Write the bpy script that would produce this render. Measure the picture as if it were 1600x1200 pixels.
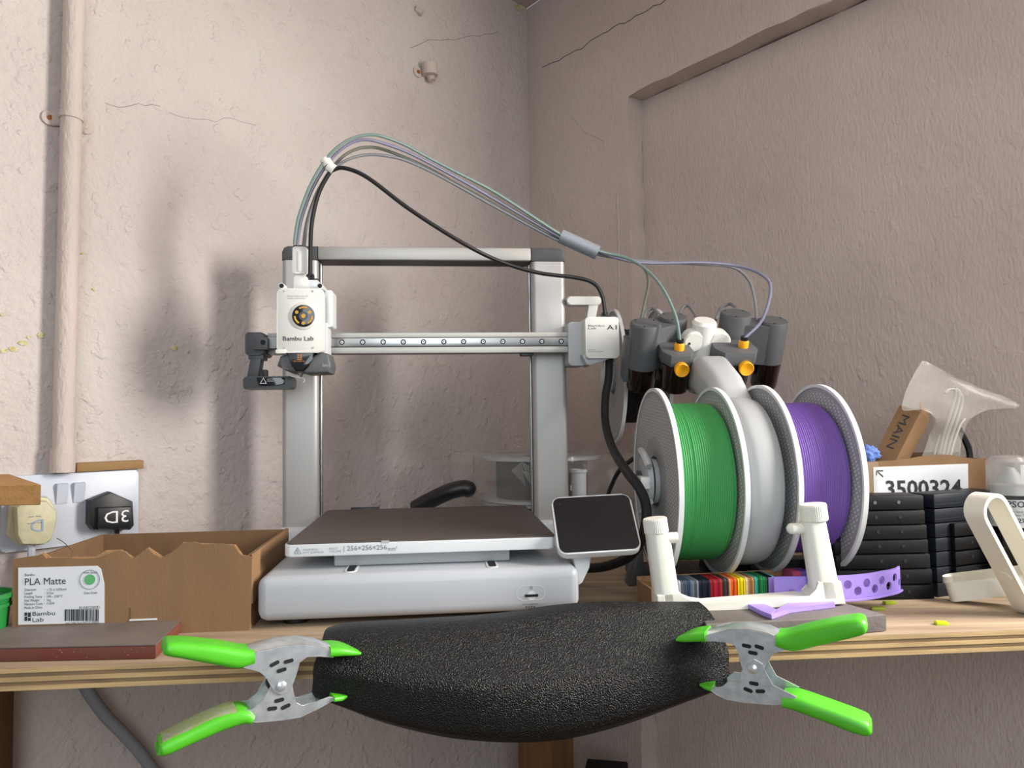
import bpy, bmesh, math, random
from mathutils import Vector, Matrix
random.seed(7)
for o in list(bpy.data.objects): bpy.data.objects.remove(o)
SC = bpy.context.scene
COL = SC.collection
# ------------------------------------------------------------------ camera
FPX, PITCH, ROLL = 1160.0, 0.047, 0.0146
CAM = Vector((0, 0, 0.19))
_F = Vector((0, math.cos(PITCH), math.sin(PITCH)))
_R0 = Vector((1, 0, 0)); _U0 = Vector((0, -math.sin(PITCH), math.cos(PITCH)))
_R = math.cos(ROLL)*_R0 - math.sin(ROLL)*_U0
_U = math.cos(ROLL)*_U0 + math.sin(ROLL)*_R0
cd = bpy.data.cameras.new('camera'); cam = bpy.data.objects.new('camera', cd); COL.objects.link(cam)
cd.sensor_width = 36; cd.lens = 36*FPX/1600; cd.clip_start = 0.01; cd.clip_end = 50
cam.matrix_world = Matrix((( _R.x, _U.x, -_F.x, CAM.x), (_R.y, _U.y, -_F.y, CAM.y), (_R.z, _U.z, -_F.z, CAM.z), (0, 0, 0, 1)))
SC.camera = cam
# ------------------------------------------------------------------ light
w = bpy.data.worlds.new('world'); SC.world = w; w.use_nodes = True
w.node_tree.nodes['Background'].inputs[0].default_value = (0.80, 0.90, 1.0, 1)
w.node_tree.nodes['Background'].inputs[1].default_value = 0.36
def area(name, loc, target, sx, sy, power, col):
    l = bpy.data.lights.new(name, 'AREA'); l.shape = 'RECTANGLE'; l.size = sx; l.size_y = sy; l.energy = power; l.color = col
    o = bpy.data.objects.new(name, l); COL.objects.link(o); o.location = loc
    o.rotation_euler = (Vector(target)-Vector(loc)).to_track_quat('-Z', 'Y').to_euler(); return o
# daylight through the window in the right-hand wall, plus an added soft fill lamp behind the camera, with no opening there
_wd, _wn = Vector((.629, -.777, 0)).normalized(), Vector((.777, .629, 0)).normalized()
_wc = Vector((.041, 1.484, .52)) + _wd*1.36 + _wn*.10
area('window_daylight', _wc, _wc-_wn, 0.50, 0.55, 47, (1.0, 0.96, 0.91))
area('front_fill', (0.15, -1.9, 1.0), (0.2, 0.9, 0.2), 1.3, 1.6, 30, (0.88, 0.95, 1.0))
vs = SC.view_settings
vs.view_transform = 'Standard'; vs.look = 'None'; vs.gamma = 1; vs.use_curve_mapping = False; vs.exposure = 0.0

# ------------------------------------------------------------------ helpers
def ray(px, py): return (px-800)/FPX*_R + _F - (py-600)/FPX*_U
def dep(px, py, Y):
    d = ray(px, py); return CAM + d*((Y-CAM.y)/d.y)
def onz(px, py, z):
    d = ray(px, py); return CAM + d*((z-CAM.z)/d.z)
class Frame:
    def __init__(s, loc, rz=0, rx=0):
        s.loc = Vector(loc); s.rz = rz; s.rx = rx
        s.M = Matrix.Translation(s.loc) @ Matrix.Rotation(rz, 4, 'Z') @ Matrix.Rotation(rx, 4, 'X'); s.I = s.M.inverted()
    def at(s, px, py, x=None, y=None, z=None):
        o = s.I @ CAM; d = s.I.to_3x3() @ ray(px, py)
        k = 0 if x is not None else (1 if y is not None else 2)
        v = x if x is not None else (y if y is not None else z)
        return o + d*((v-o[k])/d[k])
    def rect(s, x0, y0, x1, y1, yf):
        ym = (y0+y1)/2; xm = (x0+x1)/2
        return (s.at(x0, ym, y=yf).x, s.at(x1, ym, y=yf).x, s.at(xm, y1, y=yf).z, s.at(xm, y0, y=yf).z)
    def loc_(s, v): return s.I @ Vector(v)
def lin(c):
    if isinstance(c, str): c = tuple(int(c[i:i+2], 16) for i in (1, 3, 5))
    r = []
    for v in c[:3]:
        v /= 255.0; r.append(v/12.92 if v <= .04045 else ((v+.055)/1.055)**2.4)
    return (r[0], r[1], r[2], 1)
MATS = {}
def mat(name, col, rough=.5, metal=0, bump=0, bscale=200, var=0, vscale=20, vcol=None, stretch=(1, 1, 1), spec=.5, coat=0, trans=0, alpha=1, bdist=.002, sss=0, aniso=0, detail=4):
    m = bpy.data.materials.new(name); m.use_nodes = True; nt = m.node_tree; b = nt.nodes['Principled BSDF']
    c = lin(col); b.inputs['Base Color'].default_value = c
    b.inputs['Roughness'].default_value = rough; b.inputs['Metallic'].default_value = metal
    b.inputs['Specular IOR Level'].default_value = spec; b.inputs['Coat Weight'].default_value = coat
    b.inputs['Transmission Weight'].default_value = trans; b.inputs['Alpha'].default_value = alpha
    if sss: b.inputs['Subsurface Weight'].default_value = sss; b.inputs['Subsurface Radius'].default_value = (.004, .004, .003)
    if aniso: b.inputs['Anisotropic'].default_value = aniso
    if bump or var:
        tc = nt.nodes.new('ShaderNodeTexCoord'); mp = nt.nodes.new('ShaderNodeMapping'); mp.inputs['Scale'].default_value = stretch
        nt.links.new(tc.outputs['Object'], mp.inputs['Vector'])
    if var:
        n = nt.nodes.new('ShaderNodeTexNoise'); n.inputs['Scale'].default_value = vscale; n.inputs['Detail'].default_value = detail
        nt.links.new(mp.outputs[0], n.inputs['Vector'])
        rp = nt.nodes.new('ShaderNodeValToRGB'); rp.color_ramp.elements[0].position = .35; rp.color_ramp.elements[1].position = .65
        v = lin(vcol) if vcol else tuple(x*(1-var) for x in c[:3])+(1,)
        rp.color_ramp.elements[0].color = v; rp.color_ramp.elements[1].color = c
        nt.links.new(n.outputs['Fac'], rp.inputs[0]); nt.links.new(rp.outputs[0], b.inputs['Base Color'])
    if bump:
        n2 = nt.nodes.new('ShaderNodeTexNoise'); n2.inputs['Scale'].default_value = bscale; n2.inputs['Detail'].default_value = 3
        nt.links.new(mp.outputs[0], n2.inputs['Vector'])
        bp = nt.nodes.new('ShaderNodeBump'); bp.inputs['Strength'].default_value = bump; bp.inputs['Distance'].default_value = bdist
        nt.links.new(n2.outputs['Fac'], bp.inputs['Height']); nt.links.new(bp.outputs[0], b.inputs['Normal'])
    MATS[name] = m; return m

def obj(name, bm, m, parent=None, smooth=35, **props):
    me = bpy.data.meshes.new(name); bmesh.ops.recalc_face_normals(bm, faces=bm.faces); bm.to_mesh(me); bm.free()
    me.materials.append(MATS[m] if isinstance(m, str) else m)
    if smooth:
        me.shade_smooth(); me.set_sharp_from_angle(angle=math.radians(smooth))
    o = bpy.data.objects.new(name, me); COL.objects.link(o)
    if parent is not None: o.parent = parent
    for k, v in props.items(): o[k] = v
    return o
def thing(name, label, cat, fr=None, group=None):
    o = bpy.data.objects.new(name, None); COL.objects.link(o); o.empty_display_size = .02
    if fr is not None: o.matrix_world = fr.M
    o['label'] = label; o['category'] = cat
    if group: o['group'] = group
    return o
def tag(o, label, cat, group=None):
    o['label'] = label; o['category'] = cat
    if group: o['group'] = group
    return o
def place(o, fr): o.matrix_world = fr.M; return o
def join(*bms):
    r = bms[0]
    for b in bms[1:]:
        me = bpy.data.meshes.new('tmp'); b.to_mesh(me); r.from_mesh(me); b.free(); bpy.data.meshes.remove(me)
    return r
def xf(bm, M): bmesh.ops.transform(bm, matrix=M, verts=bm.verts); return bm
AX = {'x': lambda a, b, h: (h, a, b), 'y': lambda a, b, h: (a, h, b), 'z': lambda a, b, h: (a, b, h)}
def prism(poly, axis, a, b, bev=0, seg=2, both=True):
    bm = bmesh.new(); f = AX[axis]
    v0 = [bm.verts.new(f(p[0], p[1], a)) for p in poly]; v1 = [bm.verts.new(f(p[0], p[1], b)) for p in poly]
    c0 = bm.faces.new(v0); c1 = bm.faces.new(v1[::-1]); n = len(poly)
    for i in range(n): bm.faces.new((v0[i], v1[i], v1[(i+1) % n], v0[(i+1) % n]))
    if bev:
        es = set(c0.edges) | (set(c1.edges) if both else set())
        bmesh.ops.bevel(bm, geom=list(es), offset=bev, segments=seg, profile=.5, affect='EDGES', clamp_overlap=True)
    return bm
def rrect(x0, x1, z0, z1, r, n=5):
    r = min(r, abs(x1-x0)/2.001, abs(z1-z0)/2.001); p = []
    for cx, cz, a0 in ((x1-r, z1-r, 0), (x0+r, z1-r, 90), (x0+r, z0+r, 180), (x1-r, z0+r, 270)):
        for i in range(n+1):
            a = math.radians(a0+90*i/n); p.append((cx+r*math.cos(a), cz+r*math.sin(a)))
    return p
def rbox(x0, x1, z0, z1, y0, y1, r=.003, bev=.001, n=5, seg=2):
    return prism(rrect(x0, x1, z0, z1, r, n), 'y', y0, y1, bev, seg)
def box(x0, x1, y0, y1, z0, z1, bev=0, seg=2):
    bm = prism([(x0, y0), (x1, y0), (x1, y1), (x0, y1)], 'z', z0, z1)
    if bev: bmesh.ops.bevel(bm, geom=list(bm.edges), offset=bev, segments=seg, profile=.5, affect='EDGES', clamp_overlap=True)
    return bm
def lathe(prof, axis='z', c=(0, 0, 0), n=32, close=True):
    bm = bmesh.new(); rings = []
    for r, h in prof:
        ring = []
        for i in range(n):
            a = 2*math.pi*i/n; p = AX[axis](r*math.cos(a), r*math.sin(a), h); ring.append(bm.verts.new((p[0]+c[0], p[1]+c[1], p[2]+c[2])))
        rings.append(ring)
    for k in range(len(rings)-1):
        for i in range(n): bm.faces.new((rings[k][i], rings[k][(i+1) % n], rings[k+1][(i+1) % n], rings[k+1][i]))
    if close:
        bm.faces.new(rings[0][::-1]); bm.faces.new(rings[-1])
    return bm
def cyl(r, h0, h1, axis='z', c=(0, 0, 0), n=28, bev=0):
    if bev: return lathe([(r-bev, h0), (r, h0+bev), (r, h1-bev), (r-bev, h1)], axis, c, n)
    return lathe([(r, h0), (r, h1)], axis, c, n)
def annulus(r0, r1, h0, h1, axis='x', c=(0, 0, 0), n=64):
    bm = lathe([(r0, h0), (r1, h0), (r1, h1), (r0, h1), (r0, h0)], axis, c, n, close=False)
    bmesh.ops.remove_doubles(bm, verts=bm.verts, dist=1e-6); return bm
def catmull(pts, k=6):
    pts = [Vector(p) for p in pts]; out = []; n = len(pts)
    for i in range(n-1):
        p0 = pts[max(i-1, 0)]; p1 = pts[i]; p2 = pts[i+1]; p3 = pts[min(i+2, n-1)]
        for j in range(k):
            t = j/k
            out.append(.5*((2*p1)+(p2-p0)*t+(2*p0-5*p1+4*p2-p3)*t*t+(3*p1-p0-3*p2+p3)*t**3))
    out.append(pts[-1]); return out
def tube(pts, r, n=8, k=6, ry=None, up=None):
    P = catmull(pts, k) if k > 1 else [Vector(p) for p in pts]
    bm = bmesh.new(); rings = []; N = None; m = len(P)
    for i, p in enumerate(P):
        t = (P[min(i+1, m-1)]-P[max(i-1, 0)]).normalized()
        if N is None:
            a = Vector(up) if up else (Vector((0, 0, 1)) if abs(t.z) < .9 else Vector((0, 1, 0)))
            N = (a-t*a.dot(t)).normalized()
        else: N = (N-t*N.dot(t)).normalized()
        B = t.cross(N)
        rr = r if not isinstance(r, (list, tuple)) else r[0]+(r[1]-r[0])*i/(m-1)
        r2 = ry if ry else rr
        rings.append([bm.verts.new(p+N*rr*math.cos(2*math.pi*j/n)+B*r2*math.sin(2*math.pi*j/n)) for j in range(n)])
    for a, b in zip(rings, rings[1:]):
        for j in range(n): bm.faces.new((a[j], a[(j+1) % n], b[(j+1) % n], b[j]))
    bm.faces.new(rings[0][::-1]); bm.faces.new(rings[-1]); return bm
def loft(secs, cap=True):
    bm = bmesh.new(); R = [[bm.verts.new(p) for p in s] for s in secs]; n = len(R[0])
    for a, b in zip(R, R[1:]):
        for j in range(n): bm.faces.new((a[j], a[(j+1) % n], b[(j+1) % n], b[j]))
    if cap: bm.faces.new(R[0][::-1]); bm.faces.new(R[-1])
    return bm
def sheet(rows, k=4, thick=0, jitter=0):
    """rows of equally many points -> smooth surface"""
    A = [catmull(r, k) for r in rows]; cols = list(zip(*A)); Bc = [catmull(c, k) for c in cols]
    bm = bmesh.new(); V = [[bm.verts.new(p+Vector((random.uniform(-1, 1), random.uniform(-1, 1), random.uniform(-1, 1)))*jitter) for p in c] for c in Bc]
    for a, b in zip(V, V[1:]):
        for j in range(len(a)-1): bm.faces.new((a[j], a[j+1], b[j+1], b[j]))
    if thick:
        bmesh.ops.recalc_face_normals(bm, faces=bm.faces)
        bmesh.ops.solidify(bm, geom=list(bm.faces), thickness=thick)
    return bm
def text(s, x0, x1, z0, z1, y, rot=0, off=0, th=.0002, shear=0):
    """lettering fitted into a rectangle of the plane y, facing -y"""
    cu = bpy.data.curves.new('t', 'FONT'); cu.body = s; cu.size = 1; cu.resolution_u = 2; cu.offset = off; cu.shear = shear
    o = bpy.data.objects.new('t', cu); COL.objects.link(o)
    me = bpy.data.meshes.new_from_object(o.evaluated_get(bpy.context.evaluated_depsgraph_get()))
    bpy.data.objects.remove(o); bpy.data.curves.remove(cu)
    bm = bmesh.new(); bm.from_mesh(me); bpy.data.meshes.remove(me)
    xs = [v.co.x for v in bm.verts]; ys = [v.co.y for v in bm.verts]
    ax, bx, ay, by = min(xs), max(xs), min(ys), max(ys)
    for v in bm.verts:
        u = (v.co.x-ax)/(bx-ax); t = (v.co.y-ay)/(by-ay)
        if rot: u, t = 1-u, 1-t
        v.co = (x0+(x1-x0)*u, y, z0+(z1-z0)*t)
    return bm
def ptext(fr, s, x0, y0, x1, y1, yf, **k):
    r = fr.rect(x0, y0, x1, y1, yf); return text(s, r[0], r[1], r[2], r[3], yf-.0003, **k)
def world_obj(name, bm, m, label, cat, group=None, **k):
    o = obj(name, bm, m, **k); return tag(o, label, cat, group)
def rect_prism_px(fr, x0, y0, x1, y1, yf, d, r=.002, bev=.0008, n=5):
    a = fr.rect(x0, y0, x1, y1, yf); return rbox(a[0], a[1], a[2], a[3], yf, yf+d, r, bev, n)

# ------------------------------------------------------------------ materials
mat('white_plastic', '#d9dcde', .38, bump=.05, bscale=900)
mat('base_shaded_white', '#b3b8be', .4, bump=.04, bscale=900)  # white plastic darkened in colour for the shade on the printer base
mat('screen_glass', '#14161c', .2, spec=.25)
mat('warm_white', '#e2e1da', .42)
mat('pale_grey', '#aeb1b2', .45)
mat('dark_grey', '#4c4e50', .45, bump=.05, bscale=1500)
mat('mid_grey', '#585a5c', .5)
mat('black_plastic', '#131417', .45)
mat('black_matte', '#0c0c0d', .7)
mat('gloss_black', '#0b0c10', .12, coat=.4)
mat('print_dark', '#2b2e33', .6)
mat('print_grey', '#7b8086', .6)
mat('print_white', '#e6e6e6', .6)
mat('aluminium', '#b3b0ad', .5, metal=.55, bump=.03, bscale=300, stretch=(1, 1, .02), aniso=.4)
mat('aluminium_bar', '#bcbab5', .5, metal=.5, bump=.03, bscale=300, stretch=(.02, 1, 1))
mat('steel', '#bdbdbb', .3, metal=1, var=.25, vscale=60, stretch=(.2, 1, 1))
mat('zinc', '#dde3e6', .3, metal=.75, var=.22, vscale=110, bump=.12, bscale=160)
mat('screw_dark', '#26272a', .6, metal=0)
mat('gold', '#b98a3a', .35, metal=.6)
mat('orange_ink', '#d98b3c', .5)
mat('yellow', '#f3a712', .4)
mat('amber_dark', '#1a0f0c', .12, coat=.6)
mat('pei', '#544c47', .6, bump=.25, bscale=2500, var=.2, vscale=900)
mat('tube_clear', '#858688', .2, alpha=.78, spec=.6)
mat('tube_green', '#7f958d', .2, alpha=.82, spec=.6)
mat('tube_lilac', '#85839a', .2, alpha=.82, spec=.6)
mat('tube_olive', '#77786c', .2, alpha=.85, spec=.6)
mat('sleeve', '#8b9098', .4)
mat('cable', '#141416', .5, bump=.1, bscale=900)
mat('braid', '#121214', .6, bump=.5, bscale=1400)
mat('cream', '#e2e1d6', .42)
mat('cream2', '#dcd9cb', .45, bump=.04, bscale=1200, stretch=(.1, .1, 1))
mat('green_fil', '#3f9a52', .5)
mat('purple_fil', '#7553a6', .5)
mat('grey_fil', '#202123', .6)
mat('clamp_green', '#52bd24', .42, var=.12, vscale=40)
mat('clamp_grime', '#7f8d4a', .8, var=.4, vscale=300, vcol='#8a8f7c')
mat('cardboard', '#8a6a49', .85, var=.16, vscale=25, bump=.08, bscale=600, stretch=(1, 1, .25))
mat('cardboard_in', '#7c5f42', .9, var=.15, vscale=40)
mat('torn', '#b78d63', .9, var=.2, vscale=150, bump=.4, bscale=500)
mat('paper', '#dfe1e4', .55, var=.04, vscale=30)
mat('label_green', '#5fae6b', .6)
mat('ply_light', '#c6a878', .75, var=.28, vscale=120, stretch=(.05, 1, 1), bump=.25, bscale=250)
mat('ply_dark', '#8f7556', .8, var=.35, vscale=200, stretch=(.06, 1, 1), bump=.3, bscale=300)
mat('tile_top', '#776c66', .6, var=.22, vscale=28, bump=.12, bscale=300)
mat('stone_top', '#6f6864', .7, var=.2, vscale=40, bump=.2, bscale=300)
mat('lilac', '#a088e0', .45, var=.06, vscale=300, stretch=(.2, .2, 4))
mat('lime', '#c6e021', .35, sss=.2)
mat('lime_dark', '#9aa82a', .4, sss=.2)
mat('case_black', '#090a0c', .5, spec=.25, bump=.06, bscale=900)
mat('case_navy', '#151b24', .45, spec=.3, bump=.06, bscale=900)
mat('socket_white', '#c6ccd8', .35)
mat('plug_cream', '#c9c4a2', .5, var=.12, vscale=120, bump=.06, bscale=500)
mat('pencil_blue', '#8fa6b8', .7)
mat('mdf', '#b98950', .8, var=.18, vscale=160, bump=.2, bscale=400)
mat('batten', '#9b7a4f', .8, var=.2, vscale=60, stretch=(.1, 1, 1))
mat('pine', '#7a5530', .7, var=.3, vscale=60, stretch=(1, 1, .06))
mat('blue_cloth', '#6f8fd8', .95, bump=.8, bscale=500, var=.2, vscale=300)
mat('green_tub', '#1f7a35', .4)
mat('rust', '#9a5a2a', .9, var=.3, vscale=400)
mat('crack', '#4a3f3a', .95)
mat('grey_cable', '#85868a', .6, bump=.1, bscale=200)
mat('hair', '#5a4632', .7)

def wall_mat(name, c1, c2, c3, fine, brush):
    m = bpy.data.materials.new(name); m.use_nodes = True; nt = m.node_tree; b = nt.nodes['Principled BSDF']; N = nt.nodes.new; L = nt.links.new
    b.inputs['Roughness'].default_value = .62; b.inputs['Specular IOR Level'].default_value = .35
    tc = N('ShaderNodeTexCoord')
    def noise(scale, detail=4, rough=.55, vec=None):
        n = N('ShaderNodeTexNoise'); n.inputs['Scale'].default_value = scale; n.inputs['Detail'].default_value = detail; n.inputs['Roughness'].default_value = rough
        L(vec or tc.outputs['Object'], n.inputs['Vector']); return n
    def ramp(src, p0, p1, a, c):
        r = N('ShaderNodeValToRGB'); r.color_ramp.elements[0].position = p0; r.color_ramp.elements[1].position = p1
        r.color_ramp.elements[0].color = a; r.color_ramp.elements[1].color = c; L(src, r.inputs[0]); return r
    def math_(op, a, bb, clamp=False):
        x = N('ShaderNodeMath'); x.operation = op; x.use_clamp = clamp
        for i, q in enumerate((a, bb)):
            if isinstance(q, (int, float)): x.inputs[i].default_value = q
            else: L(q, x.inputs[i])
        return x.outputs[0]
    base = ramp(noise(3.2, 5).outputs['Fac'], .35, .68, lin(c2), lin(c1))
    # flaked spots of old yellow paint
    fl = ramp(noise(26, 6, .7).outputs['Fac'], .70, .73, (0, 0, 0, 1), (1, 1, 1, 1))
    fl2 = ramp(noise(2.4, 2).outputs['Fac'], .50, .60, (0, 0, 0, 1), (1, 1, 1, 1))
    mask = math_('MULTIPLY', fl.outputs[0], fl2.outputs[0])
    mask = math_('MULTIPLY', mask, .55)
    mx = N('ShaderNodeMix'); mx.data_type = 'RGBA'; L(mask, mx.inputs[0]); L(base.outputs[0], mx.inputs[6]); mx.inputs[7].default_value = lin(c3)
    L(mx.outputs[2], b.inputs['Base Color'])
    big = noise(14, 3).outputs['Fac']
    if brush:
        mp = N('ShaderNodeMapping'); mp.inputs['Scale'].default_value = (1, 1, .38); mp.inputs['Rotation'].default_value = (0, .3, 0); L(tc.outputs['Object'], mp.inputs['Vector'])
        fn = noise(270, 3, .5, mp.outputs[0]).outputs['Fac']
    else:
        fn = noise(110, 4, .6).outputs['Fac']
    chips = ramp(noise(48, 3, .5).outputs['Fac'], .58, .66, (0, 0, 0, 1), (1, 1, 1, 1)).outputs[0]
    h = math_('ADD', math_('MULTIPLY', big, 1.2), math_('MULTIPLY', fn, fine))
    h = math_('ADD', h, math_('MULTIPLY', chips, .12 if brush else .32))
    bp = N('ShaderNodeBump'); bp.inputs['Strength'].default_value = .8; bp.inputs['Distance'].default_value = .004
    L(h, bp.inputs['Height']); L(bp.outputs[0], b.inputs['Normal']); MATS[name] = m
wall_mat('paint_left', '#c8bfb9', '#bcb0ab', '#c9c08e', .8, False)
wall_mat('paint_right', '#c6b8af', '#b9aaa2', '#cfc6a0', .45, True)

def foam_mat():
    m = bpy.data.materials.new('foam'); m.use_nodes = True; nt = m.node_tree; b = nt.nodes['Principled BSDF']; N = nt.nodes.new; L = nt.links.new
    tc = N('ShaderNodeTexCoord'); n = N('ShaderNodeTexVoronoi'); n.inputs['Scale'].default_value = 950; L(tc.outputs['Object'], n.inputs['Vector'])
    n2 = N('ShaderNodeTexNoise'); n2.inputs['Scale'].default_value = 900; n2.inputs['Detail'].default_value = 3; L(tc.outputs['Object'], n2.inputs['Vector'])
    ad = N('ShaderNodeMath'); ad.operation = 'ADD'; L(n.outputs['Distance'], ad.inputs[0]); L(n2.outputs['Fac'], ad.inputs[1])
    bp = N('ShaderNodeBump'); bp.inputs['Strength'].default_value = 1.0; bp.inputs['Distance'].default_value = .0009; L(ad.outputs[0], bp.inputs['Height']); L(bp.outputs[0], b.inputs['Normal'])
    b.inputs['Base Color'].default_value = lin('#09090a'); b.inputs['Roughness'].default_value = .32; b.inputs['Specular IOR Level'].default_value = .38
    MATS['foam'] = m
foam_mat()
def flange_mat(name, col, dot):
    m = bpy.data.materials.new(name); m.use_nodes = True; nt = m.node_tree; b = nt.nodes['Principled BSDF']; N = nt.nodes.new; L = nt.links.new
    tc = N('ShaderNodeTexCoord'); sp = N('ShaderNodeSeparateXYZ'); mp = N('ShaderNodeMapping'); mp.inputs['Rotation'].default_value = (.45, 0, 0)
    L(tc.outputs['Object'], mp.inputs['Vector']); L(mp.outputs[0], sp.inputs[0])
    def mt(op, a, c):
        x = N('ShaderNodeMath'); x.operation = op
        for i, q in enumerate((a, c)):
            if q is None: continue
            if isinstance(q, (int, float)): x.inputs[i].default_value = q
            else: L(q, x.inputs[i])
        return x.outputs[0]
    fy = mt('FRACT', mt('MULTIPLY', sp.outputs[1], 150.0), None); fz = mt('FRACT', mt('MULTIPLY', sp.outputs[2], 260.0), None)
    r = mt('SQRT', mt('ADD', mt('MULTIPLY', sp.outputs[1], sp.outputs[1]), mt('MULTIPLY', sp.outputs[2], sp.outputs[2])), None)
    k = mt('MULTIPLY', mt('LESS_THAN', fy, .55), mt('LESS_THAN', fz, .5))
    k = mt('MULTIPLY', k, mt('MULTIPLY', mt('GREATER_THAN', r, .048), mt('LESS_THAN', r, .091)))
    mx = N('ShaderNodeMix'); mx.data_type = 'RGBA'; L(k, mx.inputs[0]); mx.inputs[6].default_value = lin(col); mx.inputs[7].default_value = lin(dot)
    L(mx.outputs[2], b.inputs['Base Color']); b.inputs['Roughness'].default_value = .5
    MATS[name] = m
flange_mat('flange', '#97999a', '#c6c8c8')  # paler dots paint in the light coming through the perforations
def film_mat(name, col, a):
    m = bpy.data.materials.new(name); m.use_nodes = True; b = m.node_tree.nodes['Principled BSDF']
    b.inputs['Base Color'].default_value = lin(col); b.inputs['Alpha'].default_value = a; b.inputs['Roughness'].default_value = .22; b.inputs['Specular IOR Level'].default_value = .7
    MATS[name] = m
film_mat('film', '#d8d4cc', .22); film_mat('film_dim', '#bdb6ae', .24); film_mat('cap_clear', '#b9b8b4', .38); film_mat('tape_clear', '#cfc4b0', .22)
def shelf_mat():
    m = bpy.data.materials.new('shelf_top'); m.use_nodes = True; nt = m.node_tree; b = nt.nodes['Principled BSDF']; N = nt.nodes.new; L = nt.links.new
    tc = N('ShaderNodeTexCoord'); mp = N('ShaderNodeMapping'); mp.inputs['Scale'].default_value = (1.6, 26, 10); mp.inputs['Rotation'].default_value = (0, 0, -.1); L(tc.outputs['Object'], mp.inputs['Vector'])
    n = N('ShaderNodeTexNoise'); n.inputs['Scale'].default_value = 3.2; n.inputs['Detail'].default_value = 7; n.inputs['Roughness'].default_value = .65; L(mp.outputs[0], n.inputs['Vector'])
    r = N('ShaderNodeValToRGB'); r.color_ramp.elements[0].position = .3; r.color_ramp.elements[1].position = .7
    r.color_ramp.elements[0].color = lin('#8d7760'); r.color_ramp.elements[1].color = lin('#b7a389'); L(n.outputs['Fac'], r.inputs[0]); L(r.outputs[0], b.inputs['Base Color'])
    b.inputs['Roughness'].default_value = .65
    bp = N('ShaderNodeBump'); bp.inputs['Strength'].default_value = .2; bp.inputs['Distance'].default_value = .001; L(n.outputs['Fac'], bp.inputs['Height']); L(bp.outputs[0], b.inputs['Normal'])
    MATS['shelf_top'] = m
shelf_mat()
def speck_mat():
    m = bpy.data.materials.new('tile_red'); m.use_nodes = True; nt = m.node_tree; b = nt.nodes['Principled BSDF']; N = nt.nodes.new; L = nt.links.new
    tc = N('ShaderNodeTexCoord'); v = N('ShaderNodeTexVoronoi'); v.inputs['Scale'].default_value = 260; L(tc.outputs['Object'], v.inputs['Vector'])
    n = N('ShaderNodeTexNoise'); n.inputs['Scale'].default_value = 18; L(tc.outputs['Object'], n.inputs['Vector'])
    r = N('ShaderNodeValToRGB'); r.color_ramp.elements[0].position = .10; r.color_ramp.elements[1].position = .16; r.color_ramp.elements[0].color = lin('#a08a80'); r.color_ramp.elements[1].color = lin('#6e3426')
    L(v.outputs['Distance'], r.inputs[0]); r2 = N('ShaderNodeValToRGB'); r2.color_ramp.elements[0].position = .45; r2.color_ramp.elements[1].position = .6; r2.color_ramp.elements[0].color = (0, 0, 0, 1); L(n.outputs['Fac'], r2.inputs[0])
    mx = N('ShaderNodeMix'); mx.data_type = 'RGBA'; L(r2.outputs[0], mx.inputs[0]); mx.inputs[6].default_value = lin('#6a3a2c'); L(r.outputs[0], mx.inputs[7]); L(mx.outputs[2], b.inputs['Base Color'])
    b.inputs['Roughness'].default_value = .7; MATS['tile_red'] = m
speck_mat()

# ------------------------------------------------------------------ the setting
CORNER = Vector((.041, 1.484))
DL = Vector((-math.sqrt(.5), -math.sqrt(.5)))          # along the left wall, towards the camera
DR = Vector((.629, -.777)).normalized()                # along the right wall, towards the camera
NR = Vector((.777, .629)).normalized()                 # out of the room, through the right wall
ZF, ZC, ZB = -.95, 1.03, .753                          # floor, ceiling, underside of the proud band
def wpt(t, off, z): p = CORNER + DR*t + NR*off; return Vector((p.x, p.y, z))
def lwall(px, py, off=0):                              # pixel -> point on the left wall (off metres in front of it)
    n = Vector((math.sqrt(.5), -math.sqrt(.5), 0)); c = Vector((CORNER.x, CORNER.y, 0)) + n*off
    d = ray(px, py); return CAM + d*((c-CAM).dot(n)/d.dot(n))
def rwall(px, py, off=0):
    n = Vector((-NR.x, -NR.y, 0)); c = Vector((CORNER.x, CORNER.y, 0)) + n*off
    d = ray(px, py); return CAM + d*((c-CAM).dot(n)/d.dot(n))
def slab(p0, p1, p2, p3, z0, z1):
    return prism([tuple(p0), tuple(p1), tuple(p2), tuple(p3)], 'z', z0, z1)
nl = Vector((-math.sqrt(.5), math.sqrt(.5)))
a = CORNER; bq = CORNER + DL*1.9
wl = obj('wall_left', slab(a, bq, bq+nl*.1, a+nl*.1+NR*.1, ZF, ZC), 'paint_left', smooth=0, kind='structure', label='pale mushroom painted rough plaster wall with conduit and socket')
def rpr(t0, t1, o0, o1, z0, z1):
    return slab(CORNER+DR*t0+NR*o0, CORNER+DR*t1+NR*o0, CORNER+DR*t1+NR*o1, CORNER+DR*t0+NR*o1, z0, z1)
TA = .267; W0, W1 = 1.08, 1.64
Lp = [(-.004, ZF), (TA, ZF)]+[(TA+random.uniform(-.0022, .0022), ZF+(ZB-ZF)*k_/60) for k_ in range(1, 60)]+[(TA+.001, ZB)]+[(TA+(2.4-TA)*k_/70, ZB+random.uniform(-.0025, .0025)+.012*(k_/70)) for k_ in range(1, 70)]+[(2.4, ZB), (2.4, ZC), (-.004, ZC)]
pier = prism(Lp, 'y', 0, .14, .003, 2, both=False)
for v in pier.verts: v.co = wpt(v.co.x, v.co.y, v.co.z)
wr = obj('wall_right', join(pier, rpr(TA, W0, .038, .14, ZF, ZB), rpr(W0, W1, .038, .14, ZF, .23), rpr(W1, 2.4, .038, .14, ZF, ZB)), 'paint_right', smooth=0, kind='structure', label='mushroom painted wall with recessed panel and proud band')
obj('floor', box(-1.6, 1.9, -1.6, 1.6, ZF-.05, ZF), 'ply_dark', smooth=0, kind='structure', label='dark workshop floor below the shelf')
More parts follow.
